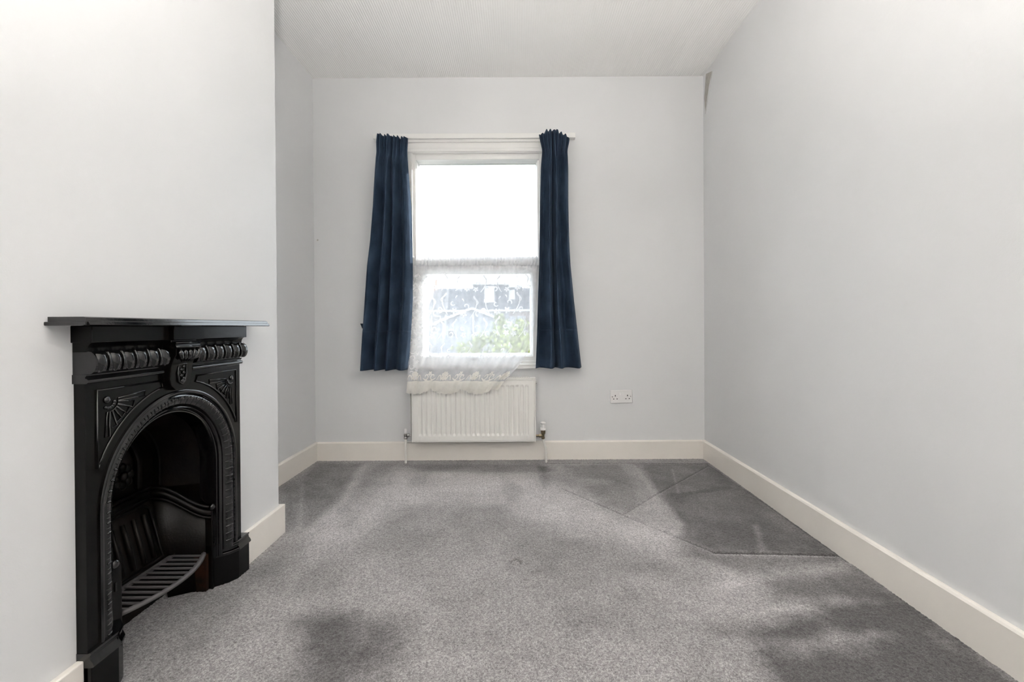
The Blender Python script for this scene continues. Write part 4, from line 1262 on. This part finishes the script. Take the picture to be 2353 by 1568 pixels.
ch = obj('chimney_stack', MB().box((tp(998, 660, TY + 4).x, TY + 3.6, rz - 0.8), (tp(1007, 660, TY + 4).x, TY + 4.3, tp(1000, 652, TY + 4).z)), M['redpot'], te, bevel=0.02)
obj('chimney_pot', MB().lathe([(0.13, 0), (0.11, 0.35), (0.13, 0.38)], (W[ch].x, W[ch].y, tp(1000, 652, TY + 4).z), 'z', 10), M['redpot'], ch)


def dormer(x0, x1, ytop, wx0, wx1, wy0, wy1, Yf, par):
    a, b = tp(x0, ytop, Yf), tp(x1, 714, Yf)
    d_ = obj('dormer', MB().box((a.x, Yf, b.z - 0.1), (b.x, TY + 5, a.z)), M['slate'], par)
    obj('fascia', MB().box((a.x - 0.1, Yf - 0.15, a.z), (b.x + 0.1, TY + 5, a.z + 0.22)), M['outwhite'], d_)
    w0, w1 = tp(wx0, wy0, Yf), tp(wx1, wy1, Yf)
    obj('dormer_window', frame_ring(w0.x, w1.x, w1.z, w0.z, .13, .13, .13, .13, Yf - 0.08, Yf + 0.02).box((w0.x - .1, Yf - .12, w1.z - .1), (w1.x + .1, Yf, w1.z)), M['outwhite'], d_)
    obj('dormer_pane', MB().box((w0.x + .1, Yf - 0.03, w1.z + .1), (w1.x - .1, Yf + 0.01, w0.z - .1)), M['outwhite'], d_)


dormer(1087, 1168, 655, 1113, 1136, 658, 693, TY + 0.6, te)
dormer(1169, 1198, 661, 1169, 1183, 667, 686, TY + 0.9, te)
for (a, b, c, d_) in ((991, 1014, 726, 744), (991, 1014, 745, 766), (1180, 1200, 724, 742)):
    p, q = tp(a, c), tp(b, d_)
    wn = obj('house_window', frame_ring(p.x, q.x, q.z, p.z, .1, .1, .1, .1, TY - 0.1, TY + 0.02), M['outwhite'], te)
    obj('house_pane', MB().box((p.x + .08, TY - 0.03, q.z + .08), (q.x - .08, TY + .01, p.z - .08)), M['outglass'], wn)
# nearer white gabled extension
EY = 19.0
ext = thing('gabled_extension', (on_y(1085, 752, EY).x, EY, GZ), 'white gabled extension standing before the terraced house', 'house')
ap, la, ra_ = on_y(1085, 713, EY), on_y(1004, 745, EY), on_y(1166, 744, EY)
obj('gable_wall', MB().prism([(la.x, GZ), (ra_.x, GZ), (ra_.x, ra_.z), (ap.x, ap.z), (la.x, la.z)], lambda p, t: (p[0], t, p[1]), EY, EY + 7), M['render'], ext)
rf2 = MB()
for q, sg in ((la, -1), (ra_, 1)):
    dx, dz = q.x - ap.x, q.z - ap.z
    rf2.add([(ap.x, EY - .2, ap.z + .02), (q.x + dx * .06, EY - .2, q.z + dz * .06 + .02), (q.x + dx * .06, EY + 7.2, q.z + dz * .06 + .02), (ap.x, EY + 7.2, ap.z + .02),
             (ap.x, EY - .2, ap.z + .12), (q.x + dx * .06, EY - .2, q.z + dz * .06 + .12), (q.x + dx * .06, EY + 7.2, q.z + dz * .06 + .12), (ap.x, EY + 7.2, ap.z + .12)],
            [(0, 3, 2, 1), (4, 5, 6, 7), (0, 1, 5, 4), (1, 2, 6, 5), (2, 3, 7, 6)])
obj('gable_roof', rf2, M['outwhite'], ext)
p, q = on_y(1028, 758, EY), on_y(1049, 776, EY)
gw = obj('gable_window', frame_ring(p.x, q.x, q.z, p.z, .04, .04, .04, .04, EY - 0.05, EY + 0.02), M['outwhite'], ext)
obj('gable_pane', MB().box((p.x + .03, EY - 0.02, q.z + .03), (q.x - .03, EY + .01, p.z - .03)), M['outglass'], gw)
obj('downpipe', MB().tube([(ap.x + 0.05, EY - 0.06, ap.z - 0.1), (ap.x + 0.05, EY - 0.06, GZ)], 0.035, 8), M['outwhite'], ext, smooth=60)
# brick neighbour on the right
nb = thing('brick_house', (on_y(1215, 752, 33).x, 33, GZ), 'pale brick house beyond the garden tree on the right', 'house')
p, q = on_y(1170, 716, 33), on_y(1260, 716, 33)
obj('brick_wall', MB().box((p.x, 33, GZ), (q.x, 38, p.z)), M['render2'], nb)
obj('eaves', MB().box((p.x - .1, 32.8, p.z), (q.x + .1, 38.2, p.z + .15)), M['outwhite'], nb)
p, q = on_y(1172, 727, 33), on_y(1208, 760, 33)
obj('bay_panel', MB().box((p.x, 32.7, q.z), (q.x, 33.1, p.z)), M['render'], nb, bevel=0.03)

# garden tree below the window
tb = on_y(1140, 800, 9.0)
tree = thing('garden_tree', (tb.x, 9.0, GZ), 'leafy pale green garden tree seen through the net', 'tree')
trunk = MB().tube([(tb.x, 9, GZ - 0.05), (tb.x + .03, 9.02, -1.6), (tb.x - .02, 9, -0.2)], [0.10, 0.075, 0.04], 8)
for k in range(9):
    a = 2.4 * k; l = 0.5 + 0.25 * (k % 3)
    trunk.tube([(tb.x, 9, -1.5 + 0.14 * k), (tb.x + 0.5 * l * math.cos(a), 9 + 0.5 * l * math.sin(a), -1.0 + 0.14 * k), (tb.x + l * math.cos(a), 9 + l * math.sin(a), -0.6 + 0.15 * k)], [0.03, 0.02, 0.008], 6)
obj('trunk', trunk, M['bark'], tree, smooth=60)
lm = MB()
blobs = [(1185, 790, 0.34), (1195, 755, 0.22), (1150, 765, 0.24), (1140, 800, 0.36), (1090, 805, 0.30), (1110, 780, 0.16), (1060, 812, 0.20), (1146, 728, 0.08), (1152, 742, 0.12), (1210, 800, 0.4), (1170, 850, 0.6), (1100, 870, 0.6)]
rl = random.Random(5)
for bx_, by_, br in blobs:
    c = on_y(bx_, by_, 9.0)
    for _ in range(int(900 * br ** 1.4) + 40):
        d = Vector((rl.gauss(0, 1), rl.gauss(0, 1), rl.gauss(0, 1))).normalized() * (br * rl.random() ** 0.45)
        p = c + d
        e = Euler((rl.uniform(-1.0, 1.0), rl.uniform(-1.0, 1.0), rl.uniform(0, 6.28))).to_matrix()
        l = rl.uniform(0.055, 0.10); w = l * 0.42
        lm.add([p + e @ Vector(v) for v in ((0, 0, 0), (l * .45, w, l * .06), (l, 0, -l * .1), (l * .45, -w, l * .06))], [(0, 1, 2, 3)])
tag(obj('foliage', lm, M['leaf'], tree), kind='stuff')
